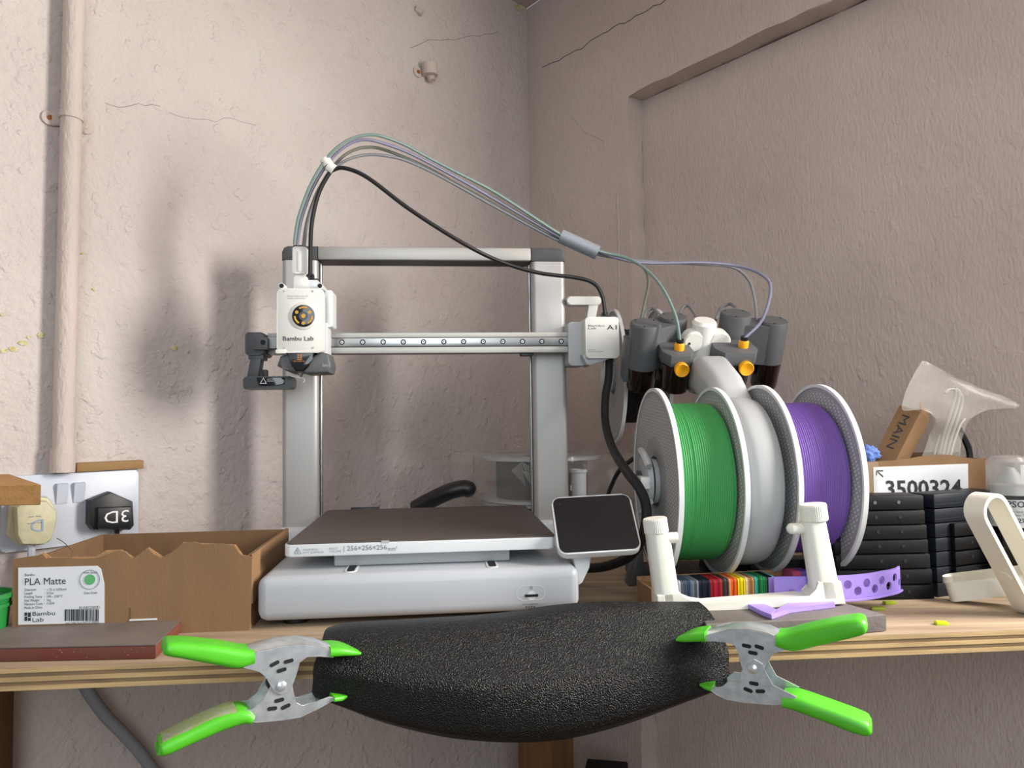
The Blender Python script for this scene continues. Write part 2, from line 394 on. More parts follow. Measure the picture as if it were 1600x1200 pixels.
obj('ceiling', prism([tuple(CORNER), tuple(CORNER+DL*1.9), (-1.3, -.2), (1.5, -.2), tuple(CORNER+DR*2.2)], 'z', ZC, ZC+.05), 'paint_right', smooth=0, kind='structure', label='painted ceiling above the corner')
# cracks and flaked ridges of the walls
def crack(parent, pts, fn, wd=.0007, m='crack', name='crack'):
    P = []
    for (x0, y0), (x1, y1) in zip(pts, pts[1:]):
        k = max(2, int(math.hypot(x1-x0, y1-y0)/9))
        for i in range(k): P.append((x0+(x1-x0)*i/k+random.uniform(-1, 1), y0+(y1-y0)*i/k+random.uniform(-2, 2)))
    P.append(pts[-1]); obj(name, tube([fn(x, y, .0) for x, y in P], wd, 5, 1), m, parent)
crack(wr, [(848, 107), (900, 80), (950, 48), (985, 30), (1040, 0)], rwall, .0008)
crack(wl, [(640, 74), (670, 64), (720, 60), (778, 50)], lwall, .00035)
crack(wl, [(165, 160), (185, 168), (215, 162), (250, 166)], lwall, .0003); crack(wl, [(265, 177), (300, 185), (335, 190), (350, 183), (400, 196)], lwall, .00022)
crack(wr, [(893, 181), (915, 205), (945, 222)], rwall, .0012, 'paint_right', 'ridge'); crack(wl, [(829, 60), (831, 180), (833, 300), (836, 400)], lwall, .003, 'paint_right', 'ridge')
crack(wr, [(965, 300), (968, 420), (966, 520)], rwall, .0016, 'paint_right', 'ridge')
def patch(parent, pts, fn, m):
    bm = bmesh.new(); bm.faces.new([bm.verts.new(fn(x, y, .0012)) for x, y in pts]); obj('bare_patch', bm, m, parent, smooth=0)
mat('old_yellow', '#b5a542', .8, var=.5, vscale=200, vcol='#cfc9b0', bump=.6, bscale=200)
def blob_px(cx, cy, rx, ry, n=16): return [(cx+rx*random.uniform(.6, 1.1)*math.cos(2*math.pi*i/n), cy+ry*random.uniform(.6, 1.1)*math.sin(2*math.pi*i/n)) for i in range(n)]
patch(wl, blob_px(813, 11, 10, 6), lwall, 'old_yellow')
for cx, cy, rx, ry in ((6, 548, 8, 4), (22, 545, 9, 4), (36, 536, 8, 5), (64, 524, 6, 6), (46, 527, 4, 3), (272, 543, 7, 5), (147, 452, 4, 3), (4, 492, 3, 3), (130, 396, 4, 2)):
    patch(wl, blob_px(cx, cy, rx, ry), lwall, 'old_yellow')

# plywood shelf: front edge from (0,1046) to (1600,985)
EP = onz(0, 1046, 0), onz(1600, 985, 0); ES = (EP[1].y-EP[0].y)/(EP[1].x-EP[0].x)
def edgeY(X): return EP[0].y + ES*(X-EP[0].x)
sl = CORNER + DL*1.305; TRc = CORNER + DR*1.09
q = [(sl.x, edgeY(sl.x)), ((CORNER+DR*1.13+NR*.036).x, edgeY((CORNER+DR*1.13+NR*.036).x)), tuple(CORNER+DR*(TA+.002)+NR*.036), tuple(CORNER+DR*(TA+.002)-NR*.001), tuple(CORNER-NR*.001+DR*.001)]
TH = .017
shelf = thing('plywood_shelf', 'plywood corner shelf with striped raw front edge', 'shelf')
for i in range(5):
    o = obj('ply_layer', prism([(x, y+(.0006 if i % 2 else 0) if j < 2 else y) for j, (x, y) in enumerate(q)], 'z', -TH+i*TH/5, -TH+(i+1)*TH/5-(0 if i == 4 else 0)), ('ply_light' if i % 2 == 0 else 'ply_dark') if i < 4 else 'ply_light', shelf, smooth=0)
obj('top_veneer', prism([(x, y+.0004 if j < 2 else y) for j, (x, y) in enumerate(q)], 'z', 0, .0006), 'shelf_top', shelf, smooth=0)
# supports and things below the shelf
F = Frame(dep(853, 1180, 1.27) * 1.0); F = Frame((F.loc.x, F.loc.y, ZF), math.radians(40))
world_obj('shelf_leg', box(-.036, .036, -.03, .03, 0, -ZF-TH, .002), 'pine', 'square pine leg under the shelf in the corner', 'leg').matrix_world = F.M
p = onz(4, 1079, -TH); pp = dep(-46, 1140, .80)
world_obj('support_post', box(pp.x-.02, pp.x+.019, .80, .84, ZF, -TH, .001), 'pine', 'wooden post under the shelf at the left edge', 'post')
F = Frame((dep(932, 1190, 1.2).x, 1.13, ZF), math.radians(-12))
world_obj('dark_crate', box(-.033, .033, 0, .10, 0, dep(930, 1186, 1.23).z-ZF, .003), 'black_matte', 'black box on the floor below the black mat', 'box').matrix_world = F.M
world_obj('hanging_cable', tube([lwall(118, 1040, .02), lwall(137, 1079, .022), lwall(165, 1118, .024), lwall(196, 1150, .024), lwall(222, 1180, .022), lwall(250, 1222, .02), lwall(280, 1290, .02)], .0072, 12), 'grey_cable', 'grey cable hanging down the wall below the shelf', 'cable')

# ------------------------------------------------------------------ left wall fittings
cond = thing('conduit_pipe', 'painted vertical conduit pipe fixed to the left wall', 'pipe')
pa, pb = lwall(117, -40, .016), lwall(99, 700, .016); pc = lwall(97, 738, .016)
RP = .0118
obj('pipe', tube([pa, pb, pc], RP, 20, 1), 'paint_right', cond)
obj('coupling', tube([pb, pc], RP*1.16, 20, 1), 'paint_right', cond)
cl = obj('saddle_clip', tube([lwall(112, 176, .0165), lwall(111, 187, .0165)], RP*1.12, 20, 1), 'paint_right', cond)
def lug(px, py, r, parent, sm='rust'):
    c = lwall(px, py, .0); n = Vector((math.sqrt(.5), -math.sqrt(.5), 0)); R = n.to_track_quat('Z', 'Y').to_matrix().to_4x4(); M = Matrix.Translation(c) @ R
    obj('lug', xf(cyl(r, 0, .003, n=20, bev=.0008), M), 'paint_right', parent); s = obj('screw', xf(cyl(r*.34, .003, .0042, n=12), M), sm, parent)
lug(77, 185, .0092, cl); lug(134, 199, .0092, cl, 'paint_right')
for (x0, y0, x1, y1) in ((77, 185, 100, 186), (120, 195, 134, 199)): obj('strap', tube([lwall(x0, y0, .002), lwall(x1, y1, .004)], .0085, 10, 1, ry=.002), 'paint_right', cl)
clip = thing('pipe_clip', 'small painted pipe clip left on the bare wall', 'clip')
lug(652, 113, .0095, clip)
obj('loop', tube([lwall(671, 100, .012), lwall(672, 118, .012)], .014, 18, 1), 'paint_right', clip); obj('stub', tube([lwall(672, 118, .008), lwall(675, 126, .010)], .007, 12, 1), 'paint_right', clip)
world_obj('wall_plug', tube([lwall(650, 14, .0), lwall(660, 20, .006)], .006, 8, 1), 'paint_right', 'little painted-over plug high on the wall near the corner', 'wall plug')
# socket frame: x along the wall to the right, -y out of the wall
SO = Frame(lwall(212, 790), math.radians(45)); sw = SO.loc
so = thing('wall_socket', 'white double wall socket with two rocker switches', 'socket', SO)
L_ = -.146; zt = SO.at(212, 733, y=0).z; zb = zt-.086
obj('face_plate', rbox(L_, 0, zb, zt, -.010, 0, .004, .002), 'socket_white', so)
for x0, y0, x1, y1 in ((88, 755, 105, 787), (115, 753.5, 132, 785)):
    r = SO.rect(x0, y0, x1, y1, -.011)
    s = obj('rocker_switch', xf(prism([(-.001, r[2]), (-.0062, r[3]-.001), (-.0015, r[3]), (.002, r[3]), (.002, r[2])], 'x', r[0], r[1]), Matrix.Translation((0, -.0102, 0))), 'socket_white', so)
# black plug
pl = thing('power_plug', 'black mains plug hand-marked 3D upside down in white', 'plug', SO)
def ppoly(pts, y): return [(SO.at(px, py, y=y).x, SO.at(px, py, y=y).z) for px, py in pts]
outer = ppoly([(137, 781), (170, 768), (204, 783), (206, 820), (200, 827), (142, 827), (136, 818)], -.02)
obj('plug_body', prism(outer, 'y', -.030, -.010, .003), 'black_plastic', pl)
inner = ppoly([(152, 793), (205, 791), (206, 822), (200, 826), (156, 827), (152, 822)], -.034)
obj('plug_face', prism(inner, 'y', -.036, -.028, .003), 'black_plastic', pl)
r = SO.rect(163, 798, 201, 817, -.0362); obj('marking', text('3D', r[0], r[1], r[2], r[3], -.0366, rot=1, off=.0), 'print_white', pl, label='white hand-drawn 3D')
obj('cord', tube([SO.at(182, 826, y=-.02), SO.at(183, 838, y=-.018), SO.at(184, 860, y=-.016), SO.at(186, 890, y=-.016)], .003, 8), 'black_plastic', pl)
# cream plug
pl = thing('power_plug', 'old cream mains plug with pencil marks beside the switches', 'plug', SO)
obj('plug_body', prism(ppoly([(22, 792), (36, 782), (70, 782), (86, 798), (86, 812), (78, 842), (66, 850), (32, 850), (24, 836)], -.03), 'y', -.040, -.022, .004), 'plug_cream', pl)
obj('plug_base', prism(ppoly([(14, 790), (30, 776), (72, 776), (86, 796), (84, 822), (74, 846), (26, 850), (10, 836)], -.016), 'y', -.026, -.010, .003), 'plug_cream', pl)
r = SO.rect(48, 812, 68, 831, -.0402); obj('marking', text('D', r[0], r[1], r[2], r[3], -.0406, rot=1), 'pencil_blue', pl, label='pale blue letter')
r = SO.rect(43, 806, 66, 818, -.0402); obj('lettering', text('~~ ~~~\n ~~ ~~', r[0], r[1], r[2], r[3], -.0408, rot=1), 'print_grey', pl)
obj('cord', tube([SO.at(49, 850, y=-.024), SO.at(49, 862, y=-.024), SO.at(48, 890, y=-.024)], .0042, 8), 'socket_white', pl)
# batten above the socket and board at the left
r = SO.rect(119, 721, 229, 737, -.012)
world_obj('wood_batten', box(r[0], r[1]-.004, -.014, 0, zt+.0008, r[3], .001), 'batten', 'short wooden batten on the wall above the socket', 'batten').matrix_world = SO.M
bt = dep(64, 757, .66); br_ = dep(64, 789, .66); bb_ = dep(15, 740, .81)
o = world_obj('wooden_board', prism([(-.62, .655), (bt.x, .66), (bb_.x, .81), (-.62, .80)], 'z', br_.z, bt.z, .0006, 1), 'mdf', 'raw wooden board end jutting in above the cream plug', 'board')

# ------------------------------------------------------------------ cardboard box with label
BXo = onz(392, 985, .0006); BX = Frame((BXo.x-.001, BXo.y, .0006), math.radians(5.6))
bx = thing('cardboard_box', 'low open cardboard box with torn front edge and white filament label', 'box', BX)
fx0 = BX.at(20, 930, y=0).x; H = BX.at(394, 870, y=0).z; D = .175; T = .003
torn = [(20, 874), (60, 868), (66, 865), (72, 873), (100, 872), (128, 874), (155, 872), (172, 864), (185, 860), (195, 862), (206, 872), (222, 868), (232, 857), (240, 866), (252, 872), (266, 868), (285, 849), (303, 847), (318, 851), (345, 850), (366, 853), (376, 867), (394, 871)]
P = [(BX.at(x, y, y=0).x, BX.at(x, y, y=0).z) for x, y in torn]
obj('front_panel', prism([(fx0, 0)]+P+[(0, 0)], 'y', 0, T), 'cardboard', bx, smooth=0)
R_ = [(BX.at(x, y, y=T).x, BX.at(x, y, y=T).z) for x, y in [(60, 872), (68, 863), (80, 871), (150, 870), (165, 860), (190, 859), (210, 871), (232, 855), (255, 870), (270, 862), (287, 847), (320, 849), (368, 851), (380, 868)]]
obj('torn_edge', prism(R_+[(p_[0], H-.008) for p_ in (R_[-1], R_[0])], 'y', T, T+.001), 'torn', bx, smooth=0)
obj('side_panel', box(fx0, fx0+T, T, D, 0, H), 'cardboard_in', bx, smooth=0)
obj('side_panel', box(-T, 0, T, D, 0, H+.001), 'cardboard', bx, smooth=0)
obj('rear_panel', box(fx0+T, -T, D-T, D, 0, H), 'cardboard_in', bx, smooth=0)
obj('bottom_panel', box(fx0+T, -T, T, D-T, 0, T), 'cardboard_in', bx, smooth=0)
obj('flap', box(.0004, .0020, .002, D*.95, H*.35, H+.002, .0006), 'cardboard', bx, smooth=0)
lab = obj('paper_label', prism([(BX.at(x, y, y=0).x, BX.at(x, y, y=0).z) for x, y in [(29, 887), (152, 884), (158, 889), (163, 912), (163, 973), (29, 976)]], 'y', -.0006, 0), 'paper', bx, smooth=0)
yl = -.0007
for s, c in (('Bambu', (39, 896, 54, 900)), ('PLA Matte', (39, 902.5, 103, 913.5)), ('Diameter\nLength\nPrinting Temp\nNet Weight\nFilament Code\nMade in China', (38.5, 919, 67, 951)), (':\n:\n:\n:\n:', (69, 919, 70, 944)), ('1.75 ± 0.03mm\n315m\n190 - 230°C\n1kg\n11500', (73, 919, 104, 944)), ('Grass Green', (131, 924, 152, 928)), ('Bambu\nLab', (51, 955, 86, 971)), ('821083258285', (124, 947, 156, 951)), ('With Spool', (130, 893, 152, 897)), ('with S BBL PLA MATTE GREEN', (102, 971, 155, 974))):
    obj('lettering', ptext(BX, s, *c, yl, off=0), 'print_dark', lab, smooth=0)
for c in ((38.5, 957, 42.6, 962), (38.5, 963.3, 42.6, 970), (43.8, 957, 48, 964), (43.8, 965.3, 48, 970)):
    r = BX.rect(*c, yl); obj('logo_block', box(r[0], r[1], yl-.0002, yl, r[2], r[3]), 'print_dark', lab, smooth=0)
x = 101.5; bms = []
while x < 154.5:
    wd = random.choice((.7, .7, 1.3, 2.0)); r = BX.rect(x, 952, x+wd, 970, yl); bms.append(box(r[0], r[1], yl-.0002, yl, r[2], r[3])); x += wd+random.choice((.7, .9, 1.5))
obj('barcode', join(*bms), 'print_dark', lab, smooth=0)
c = BX.at(140.5, 905.5, y=yl); k = BX.at(149, 905.5, y=yl).x-c.x
obj('colour_dot', cyl(k, yl-.0003, yl, 'y', (c.x, 0, c.z), 28), 'label_green', lab); obj('ring', annulus(k*1.78, k*1.86, yl-.0003, yl, 'y', (c.x, 0, c.z), 36), 'print_grey', lab)
r = BX.rect(202, 967, 245, 969.5, yl); obj('paper_strip', box(r[0], r[1], yl, 0, r[2], r[3]), 'paper', bx, smooth=0)
r = BX.rect(202.5, 950, 203.3, 968, yl); obj('slit', box(r[0], r[1], -.0003, .0002, r[2], r[3]), 'crack', bx, smooth=0)
h_ = [BX.at(89, 841, y=.01), BX.at(100, 848, y=.006), BX.at(112, 860, y=.004), BX.at(113, 864, y=.004), BX.at(111, 871, y=.002)]
world_obj('filament_strand', tube(h_, .0004, 6), 'hair', 'thin brown strand sticking up from the labelled cardboard box', 'strand').matrix_world = BX.M
# green tub at the far left
g = dep(-8, 960, .665)
tb = thing('green_tub', 'green plastic tub at the left edge beside the cardboard box', 'tub', Frame((g.x-.012, .665, .0006)))
obj('wall', lathe([(.019, 0), (.0215, .030), (.023, .030), (.023, .033), (.0195, .033), (.0175, .004)], n=32, close=True), 'green_tub', tb); obj('rim', annulus(.0225, .0252, .038, .042, 'z', n=32), 'green_tub', tb); obj('upper_wall', lathe([(.0218, .033), (.0235, .0385)], n=32, close=False), 'green_tub', tb)
# quarry tile at the left front
tq = thing('quarry_tile', 'brown quarry tile with red speckled edge at the left front', 'tile')
fr_, bk = onz(243, 1030, .0006), onz(287, 985, .0006); hh = .0122
px_ = [(fr_.x-.19, fr_.y-.003), (fr_.x, fr_.y), (bk.x, bk.y-.004), (bk.x-.2, bk.y-.012)]
obj('body', prism(px_, 'z', .0008, hh-.0012, .0006), 'tile_red', tq); obj('glaze', prism([(a_+(.0 if i in (0, 3) else 0), b_) for i, (a_, b_) in enumerate(px_)], 'z', hh-.0012, hh, .0008, both=False), 'tile_top', tq)
# grey slab at the right, under the cream bracket
c0, c1 = onz(1385, 987, .0006), dep(1314, 938, .70)
rp = [(dep(1100, 985, .64).x, .632), (onz(1352, 990, .0006).x, onz(1352, 990, .0006).y), (c0.x, c0.y), (c1.x, c1.y), (dep(1085, 950, .70).x, .70)]
world_obj('stone_slab', prism(rp, 'z', .0008, .0155, .0012), 'stone_top', 'rough grey-brown slab lying under the cream U-shaped bracket', 'slab')
SLZ = .0155

# ------------------------------------------------------------------ 3D printer
PR = Frame((-.0888, .7005, .0006), math.radians(5.6))
pr = thing('desktop_printer', 'white bed-slinger desktop 3D printer with aluminium gantry', '3D printer', PR)
A = PR.at
# base
xa, xb = A(400, 935, y=0).x, A(906.5, 920, y=0).x; zb0 = A(480, 971, y=0).z; ztop = A(653, 893, y=.004).z
bm = box(xa, xb, 0, .36, zb0, ztop); es = [e for e in bm.edges]
bmesh.ops.bevel(bm, geom=es, offset=.0095, segments=5, profile=.5, affect='EDGES')
base = obj('base', bm, 'base_shaded_white', pr, smooth=60)
for sx in (xa+.03, xb-.03):
    for sy in (.03, .33): obj('foot', cyl(.012, 0, zb0+.001, c=(sx, sy, 0), n=20), 'black_plastic', pr)
rx0, rx1 = A(440, 600, y=.30).x-.004, A(886, 600, y=.30).x+.004
obj('rear_base', box(rx0, rx1, .285, .385, zb0, ztop+.004, .006), 'white_plastic', pr)
for (x0, x1) in ((544, 565), (760, 776)):
    c0_, c1_ = A(x0, 884, z=ztop).x, A(x1, 878, z=ztop).x
    obj('rail_slot', xf(prism(rrect(c0_, c1_, .010, .30, .006), 'z', ztop, ztop+.0006), Matrix()), 'white_plastic', base); obj('rail_groove', prism(rrect(c0_+.002, c1_-.002, .0125, .30, .004), 'z', ztop+.0006, ztop+.0009), 'black_matte', base)
# card slot on the front
ov = PR.rect(807, 914.5, 852, 938, 0)
def outline(r, wd, y): 
    o1 = rrect(*r, .012, 8); cx = (r[0]+r[1])/2; cz = (r[2]+r[3])/2; sx = 1-2*wd/(r[1]-r[0]); sz = 1-2*wd/(r[3]-r[2])
    bm = bmesh.new(); a_ = [bm.verts.new((p[0], y, p[1])) for p in o1]; b_ = [bm.verts.new((cx+(p[0]-cx)*sx, y, cz+(p[1]-cz)*sz)) for p in o1]
    for i in range(len(a_)): bm.faces.new((a_[i], a_[(i+1) % len(a_)], b_[(i+1) % len(a_)], b_[i]))
    return bm
obj('card_slot_outline', outline(ov, .0005, -.0003), 'white_plastic', base, smooth=0)
c = A(830.5, 930.5, y=0); obj('finger_notch', cyl(.0042, -.0004, .0, 'y', (c.x, 0, c.z), 24), 'white_plastic', base)
r = PR.rect(820, 928.5, 841, 932.5, 0); obj('card_slot', rbox(r[0], r[1], r[2], r[3], -.0008, 0, .0008, 0), 'black_matte', base)
obj('lettering', ptext(PR, 'Card swappable', 816, 942.5, 841, 945.5, 0), 'print_dark', base, smooth=0); obj('lettering', ptext(PR, '# # # #', 821, 946.5, 836, 950.5, 0, off=.02), 'print_dark', base, smooth=0)
r = PR.rect(828, 916, 832, 920.5, 0); obj('card_icon', outline((r[0], r[1], r[2], r[3]), .0004, -.0003), 'print_dark', base, smooth=0)
# bed
yb = .025
r = PR.rect(523, 866, 796, 879, yb+.02); obj('carriage', box(r[0], r[1], yb+.014, yb+.23, r[2], A(660, 862, y=yb).z, .002), 'pale_grey', pr)
bx0, bx1 = A(443.5, 860, y=yb).x, A(867, 847, y=yb).x; bz0 = A(655, 864, y=yb).z; bz1 = A(655, 845.5, y=yb).z
bed = obj('heat_bed', prism(rrect(bx0, bx1, yb, yb+.266, .006), 'z', bz0, bz1, .0015, 3), 'white_plastic', pr)
obj('build_plate', prism(rrect(bx0+.0015, bx1+.001, yb+.001, yb+.268, .007), 'z', bz1, bz1+.0010, .0003, 1), 'pei', bed)
obj('lettering', ptext(PR, 'WARNING\nHOT SURFACE!', 473, 857, 506, 864.5, yb), 'print_grey', bed, smooth=0)
obj('lettering', ptext(PR, 'BUILD\nVOLUME', 514.5, 855.5, 533, 863, yb), 'print_grey', bed, smooth=0)
obj('lettering', ptext(PR, '| 256×256×256', 537, 852, 604.5, 862, yb, off=.005), 'print_grey', bed, smooth=0); obj('lettering', ptext(PR, 'mm³', 606, 853.5, 620.5, 860.5, yb), 'print_grey', bed, smooth=0)
def tri(fr, cx, y0, y1, hw, yf, t=1.2):
    o1 = [(cx-hw, y1), (cx+hw, y1), (cx, y0)]; g = [(cx-hw+1.9*t, y1-t), (cx+hw-1.9*t, y1-t), (cx, y0+2.2*t)]
    bm = bmesh.new(); a_ = [bm.verts.new(fr.at(x, y, y=yf-.0003)) for x, y in o1]; b_ = [bm.verts.new(fr.at(x, y, y=yf-.0003)) for x, y in g]
    for i in range(3): bm.faces.new((a_[i], a_[(i+1) % 3], b_[(i+1) % 3], b_[i]))
    return bm
obj('warning_triangle', tri(PR, 465, 855, 865.5, 6, yb, .8), 'print_grey', bed, smooth=0); obj('heat_mark', ptext(PR, '§', 463.4, 858.5, 466.6, 864, yb), 'print_grey', bed, smooth=0)
r = PR.rect(596, 844, 608, 846.5, yb); obj('plate_tab', box(r[0], r[1], yb-.0004, yb+.002, bz1-.0008, bz1+.0014), 'pale_grey', bed)
r = PR.rect(548, 792, 592, 795, yb+.268); obj('wiper_pad', box(r[0], r[1], yb+.266, yb+.276, bz1-.004, bz1+.003, .0005), 'black_plastic', bed)
# gantry
yg = .300; gd = .040
zt_ = A(660, 385.5, y=yg).z; zc_ = A(660, 407.5, y=yg).z
lx0, lx1 = A(440, 500, y=yg).x, A(496.5, 500, y=yg).x; rx0_, rx1_ = A(831.5, 500, y=yg).x, A(884.5, 500, y=yg).x
for n_, (x0, x1, sgn) in enumerate(((lx0, lx1, 1), (rx0_, rx1_, -1))):
    po = obj('gantry_post', prism(rrect(x0, x1, yg, yg+gd, .007, 6), 'z', zb0+.01, zc_), 'aluminium', pr, smooth=50)
    inner_x = x1 if sgn > 0 else x0
    obj('post_groove', box(inner_x-.0003, inner_x+.0003, yg+.012, yg+.026, ztop, zc_-.002), 'black_matte', po)
    obj('leadscrew', cyl(.0024, ztop, zc_-.001, c=(inner_x+sgn*.0008, yg+.020, 0), n=12), 'steel', po)
    obj('corner_cap', prism([(px0, pz0) for px0, pz0 in ([(x0, zc_), (x1, zc_), (x1, zt_)]+([(x0+.008, zt_), (x0+.003, zt_-.002), (x0, zt_-.008)] if sgn > 0 else [(x0, zt_)]))] if sgn > 0 else [(x0, zc_), (x1, zc_), (x1, zt_-.008), (x1-.003, zt_-.002), (x1-.008, zt_), (x0, zt_)], 'y', yg-.0005, yg+gd, .003), 'dark_grey', po)
tbar = obj('top_bar', box(lx1, rx0_, yg+.0005, yg+gd-.001, zc_+.0012, zt_-.0003, .002), 'aluminium_bar', pr)
obj('bar_underside', box(lx1+.001, rx0_-.001, yg+.004, yg+gd-.002, zc_+.0004, zc_+.0012), 'black_plastic', tbar)
# x beam
ybm = .270
e0, e1 = A(418, 535, y=ybm).x, A(912, 533, y=ybm).x
z1, z2, z3, z4 = (A(700, v, y=ybm).z for v in (519.5, 527.2, 541.7, 551.5))
beam = obj('x_beam', join(box(e0, e1, ybm, ybm+.024, z2, z1, .0008), box(e0, e1, ybm+.004, ybm+.024, z3-.0002, z2+.0002), box(e0, e1, ybm, ybm+.024, z4, z3, .0008)), 'aluminium_bar', pr)
obj('linear_rail', box(e0+.02, e1-.004, ybm-.0015, ybm+.004, z3+.0006, z2-.0006, .0004), 'steel', beam)
for px in (534.3, 566.7, 598.7, 630.2, 661.7, 693.5, 724.4, 755, 785.7, 816.4, 846.8, 876.9, 902.5):
    c = A(px, 534.7-(px-534)*.004, y=ybm-.0015)
    s = obj('rail_screw', annulus(.0019, .0036, -.0004, .0002, 'y', (c.x, c.y, c.z), 16), 'screw_dark', beam); obj('screw_head', cyl(.0019, -.0002, .0002, 'y', (c.x, c.y, c.z), 12), 'steel', s); obj('hex_socket', cyl(.0010, -.0004, .0, 'y', (c.x, c.y, c.z), 6), 'black_matte', s)
obj('beam_pad', rect_prism_px(PR, 813, 551, 834, 556, ybm+.004, .012), 'black_plastic', beam)
# left end block and purge wiper arm
yw = .252
wa = obj('end_block', rect_prism_px(PR, 383, 519, 412, 555, yw, .05, .004, .0015), 'dark_grey', pr)
obj('clamp_cap', rect_prism_px(PR, 395, 527, 418, 546, yw-.006, .01, .0015), 'dark_grey', wa); c = A(411, 535, y=yw-.006); obj('screw', cyl(.0032, -.0004, 0, 'y', (c.x, c.y, c.z), 16), 'black_matte', wa)
obj('belt_tensioner', rect_prism_px(PR, 417, 527, 433, 544, yw+.006, .012, .001), 'pale_grey', wa)
obj('collar', rect_prism_px(PR, 388, 553, 411, 562, yw+.002, .025, .001), 'dark_grey', wa)
obj('wiper_arm', prism([(A(x, y, y=yw).x, A(x, y, y=yw).z) for x, y in ((391, 560), (408, 560), (403, 592), (385, 592))], 'y', yw, yw+.018, .001), 'dark_grey', wa)
obj('wiper_bar', rect_prism_px(PR, 379.5, 588, 457, 608, yw-.006, .026, .004, .0015), 'dark_grey', wa)
lb = obj('wiper_label', prism([(A(x, y, y=yw-.006).x, A(x, y, y=yw-.006).z) for x, y in ((401, 590), (445, 590), (445, 600), (430, 602), (406, 603), (404, 600))], 'y', yw-.009, yw-.005, .0005), 'gloss_black', wa)
obj('warning_triangle', tri(PR, 411.5, 589.5, 599.5, 5.5, yw-.0092, .9), 'print_white', lb, smooth=0); obj('lettering', ptext(PR, 'HOT SURFACE\nMOVING PARTS', 417.5, 591.5, 439, 596.5, yw-.0092), 'print_white', lb, smooth=0)
obj('wiper_peg', rect_prism_px(PR, 409, 577.5, 417, 590, yw, .008, .001), 'black_plastic', wa)
# tool head
yt = .200
th = obj('tool_head_cover', rect_prism_px(PR, 432.5, 450.5, 505, 551, yt, .014, .005, .0016), 'warm_white', pr)
r = PR.rect(433, 453, 515, 548, yt+.014); obj('tool_head_body', rbox(r[0]+.001, r[1]-.009, r[2], r[3], yt+.014, yt+.066, .003, .001), 'white_plastic', th)
r = PR.rect(505, 455, 517, 512, yt+.03); obj('side_cover', rbox(r[1]-.006, r[1]+.0035, r[2], r[3], yt+.022, yt+.055, .003, .001), 'white_plastic', th)
obj('side_slot', box(r[1]-.0085, r[1]-.0079, yt+.0145, yt+.020, A(500, 548, y=yt).z, A(500, 458, y=yt).z), 'black_matte', th)
r = PR.rect(504, 505, 512, 553, yt+.02); obj('side_clip', rbox(r[0], r[1], r[2], r[3], yt+.016, yt+.05, .001, .0006), 'white_plastic', th)
for px in (441.5, 501):
    c = A(px, 448, y=yt+.012); e = obj('ear', cyl(.0036, yt+.006, yt+.06, 'y', (c.x, 0, c.z), 20), 'white_plastic', th); obj('ear_hole', cyl(.0027, yt+.0056, yt+.0061, 'y', (c.x, 0, c.z), 20), 'black_matte', e)
obj('top_block', rect_prism_px(PR, 459, 431.5, 480, 453, yt+.022, .024, .002), 'warm_white', th)
obj('connector_neck', rect_prism_px(PR, 461, 426, 477, 432.5, yt+.025, .016, .001), 'warm_white', th)
co = obj('tube_connector', rect_prism_px(PR, 457, 385, 479, 427.5, yt+.022, .020, .0022, .001), 'warm_white', th); obj('connector_rib', rect_prism_px(PR, 465, 392, 471, 424, yt+.0212, .002, .0012, .0004), 'warm_white', co); obj('connector_gasket', rect_prism_px(PR, 458, 383, 478, 385.5, yt+.023, .018, .0005, .0002), 'black_plastic', co)
obj('cable_block', rect_prism_px(PR, 480, 437.5, 497, 453, yt+.026, .02, .001), 'white_plastic', th); obj('cable_gland', join(rect_prism_px(PR, 478.5, 427, 489, 437, yt+.03, .012, .001), rect_prism_px(PR, 481, 435, 497, 438.5, yt+.03, .012, .0005, .0003)), 'black_plastic', th)
c = A(474.5, 494, y=yt); k = 1/1275.
obj('badge_ring', lathe([(.0150*1.12, yt), (.0150*1.08, yt-.001), (.0134, yt-.0022), (.0132, yt-.001)], 'y', (c.x, 0, c.z), 40, close=False), 'warm_white', th)
bd = obj('badge', lathe([(.0132, yt-.0002), (.0130, yt-.0022), (.010, yt-.0026), (.0005, yt-.0027)], 'y', (c.x, 0, c.z), 40), 'gloss_black', th, label='dark round badge with gold marks')
for ang in (90, 210, 330):
    a0 = math.radians(ang); pts = [(c.x+.0102*math.cos(a0+t), yt-.0026, c.z+.0102*math.sin(a0+t)) for t in (-.5, -.25, 0, .25, .5)]
    obj('gold_arc', tube(pts, .0006, 6, 2, ry=.0014, up=(0, 1, 0)), 'gold', bd); a1 = a0+math.radians(60)
    obj('gold_dot', cyl(.0021, yt-.0030, yt-.0024, 'y', (c.x+.0088*math.cos(a1), 0, c.z+.0088*math.sin(a1)), 14), 'gold', bd)
obj('gold_dot', cyl(.0026, yt-.0030, yt-.0024, 'y', (c.x, 0, c.z), 16), 'gold', bd); obj('dark_ring', annulus(.0032, .0052, yt-.0029, yt-.0024, 'y', (c.x, 0, c.z), 20), 'dark_grey', bd)
obj('lettering', ptext(PR, 'Bambu Lab', 442, 525.5, 490, 532.5, yt, off=.008), 'print_dark', th, smooth=0); obj('lettering', ptext(PR, 'Remove this cover for\nnozzle replacement', 449, 461.5, 482, 467.5, yt), 'print_grey', th, smooth=0)
for px, py in ((443.5, 455), (488.5, 455), (444, 543.5), (489, 543.5)):
    q_ = A(px, py, y=yt); obj('cover_screw', cyl(.0013, yt-.0004, yt, 'y', (q_.x, 0, q_.z), 12), 'pale_grey', th)
obj('lower_lip', rect_prism_px(PR, 430.5, 546, 447, 552, yt-.001, .012, .001), 'warm_white', th)
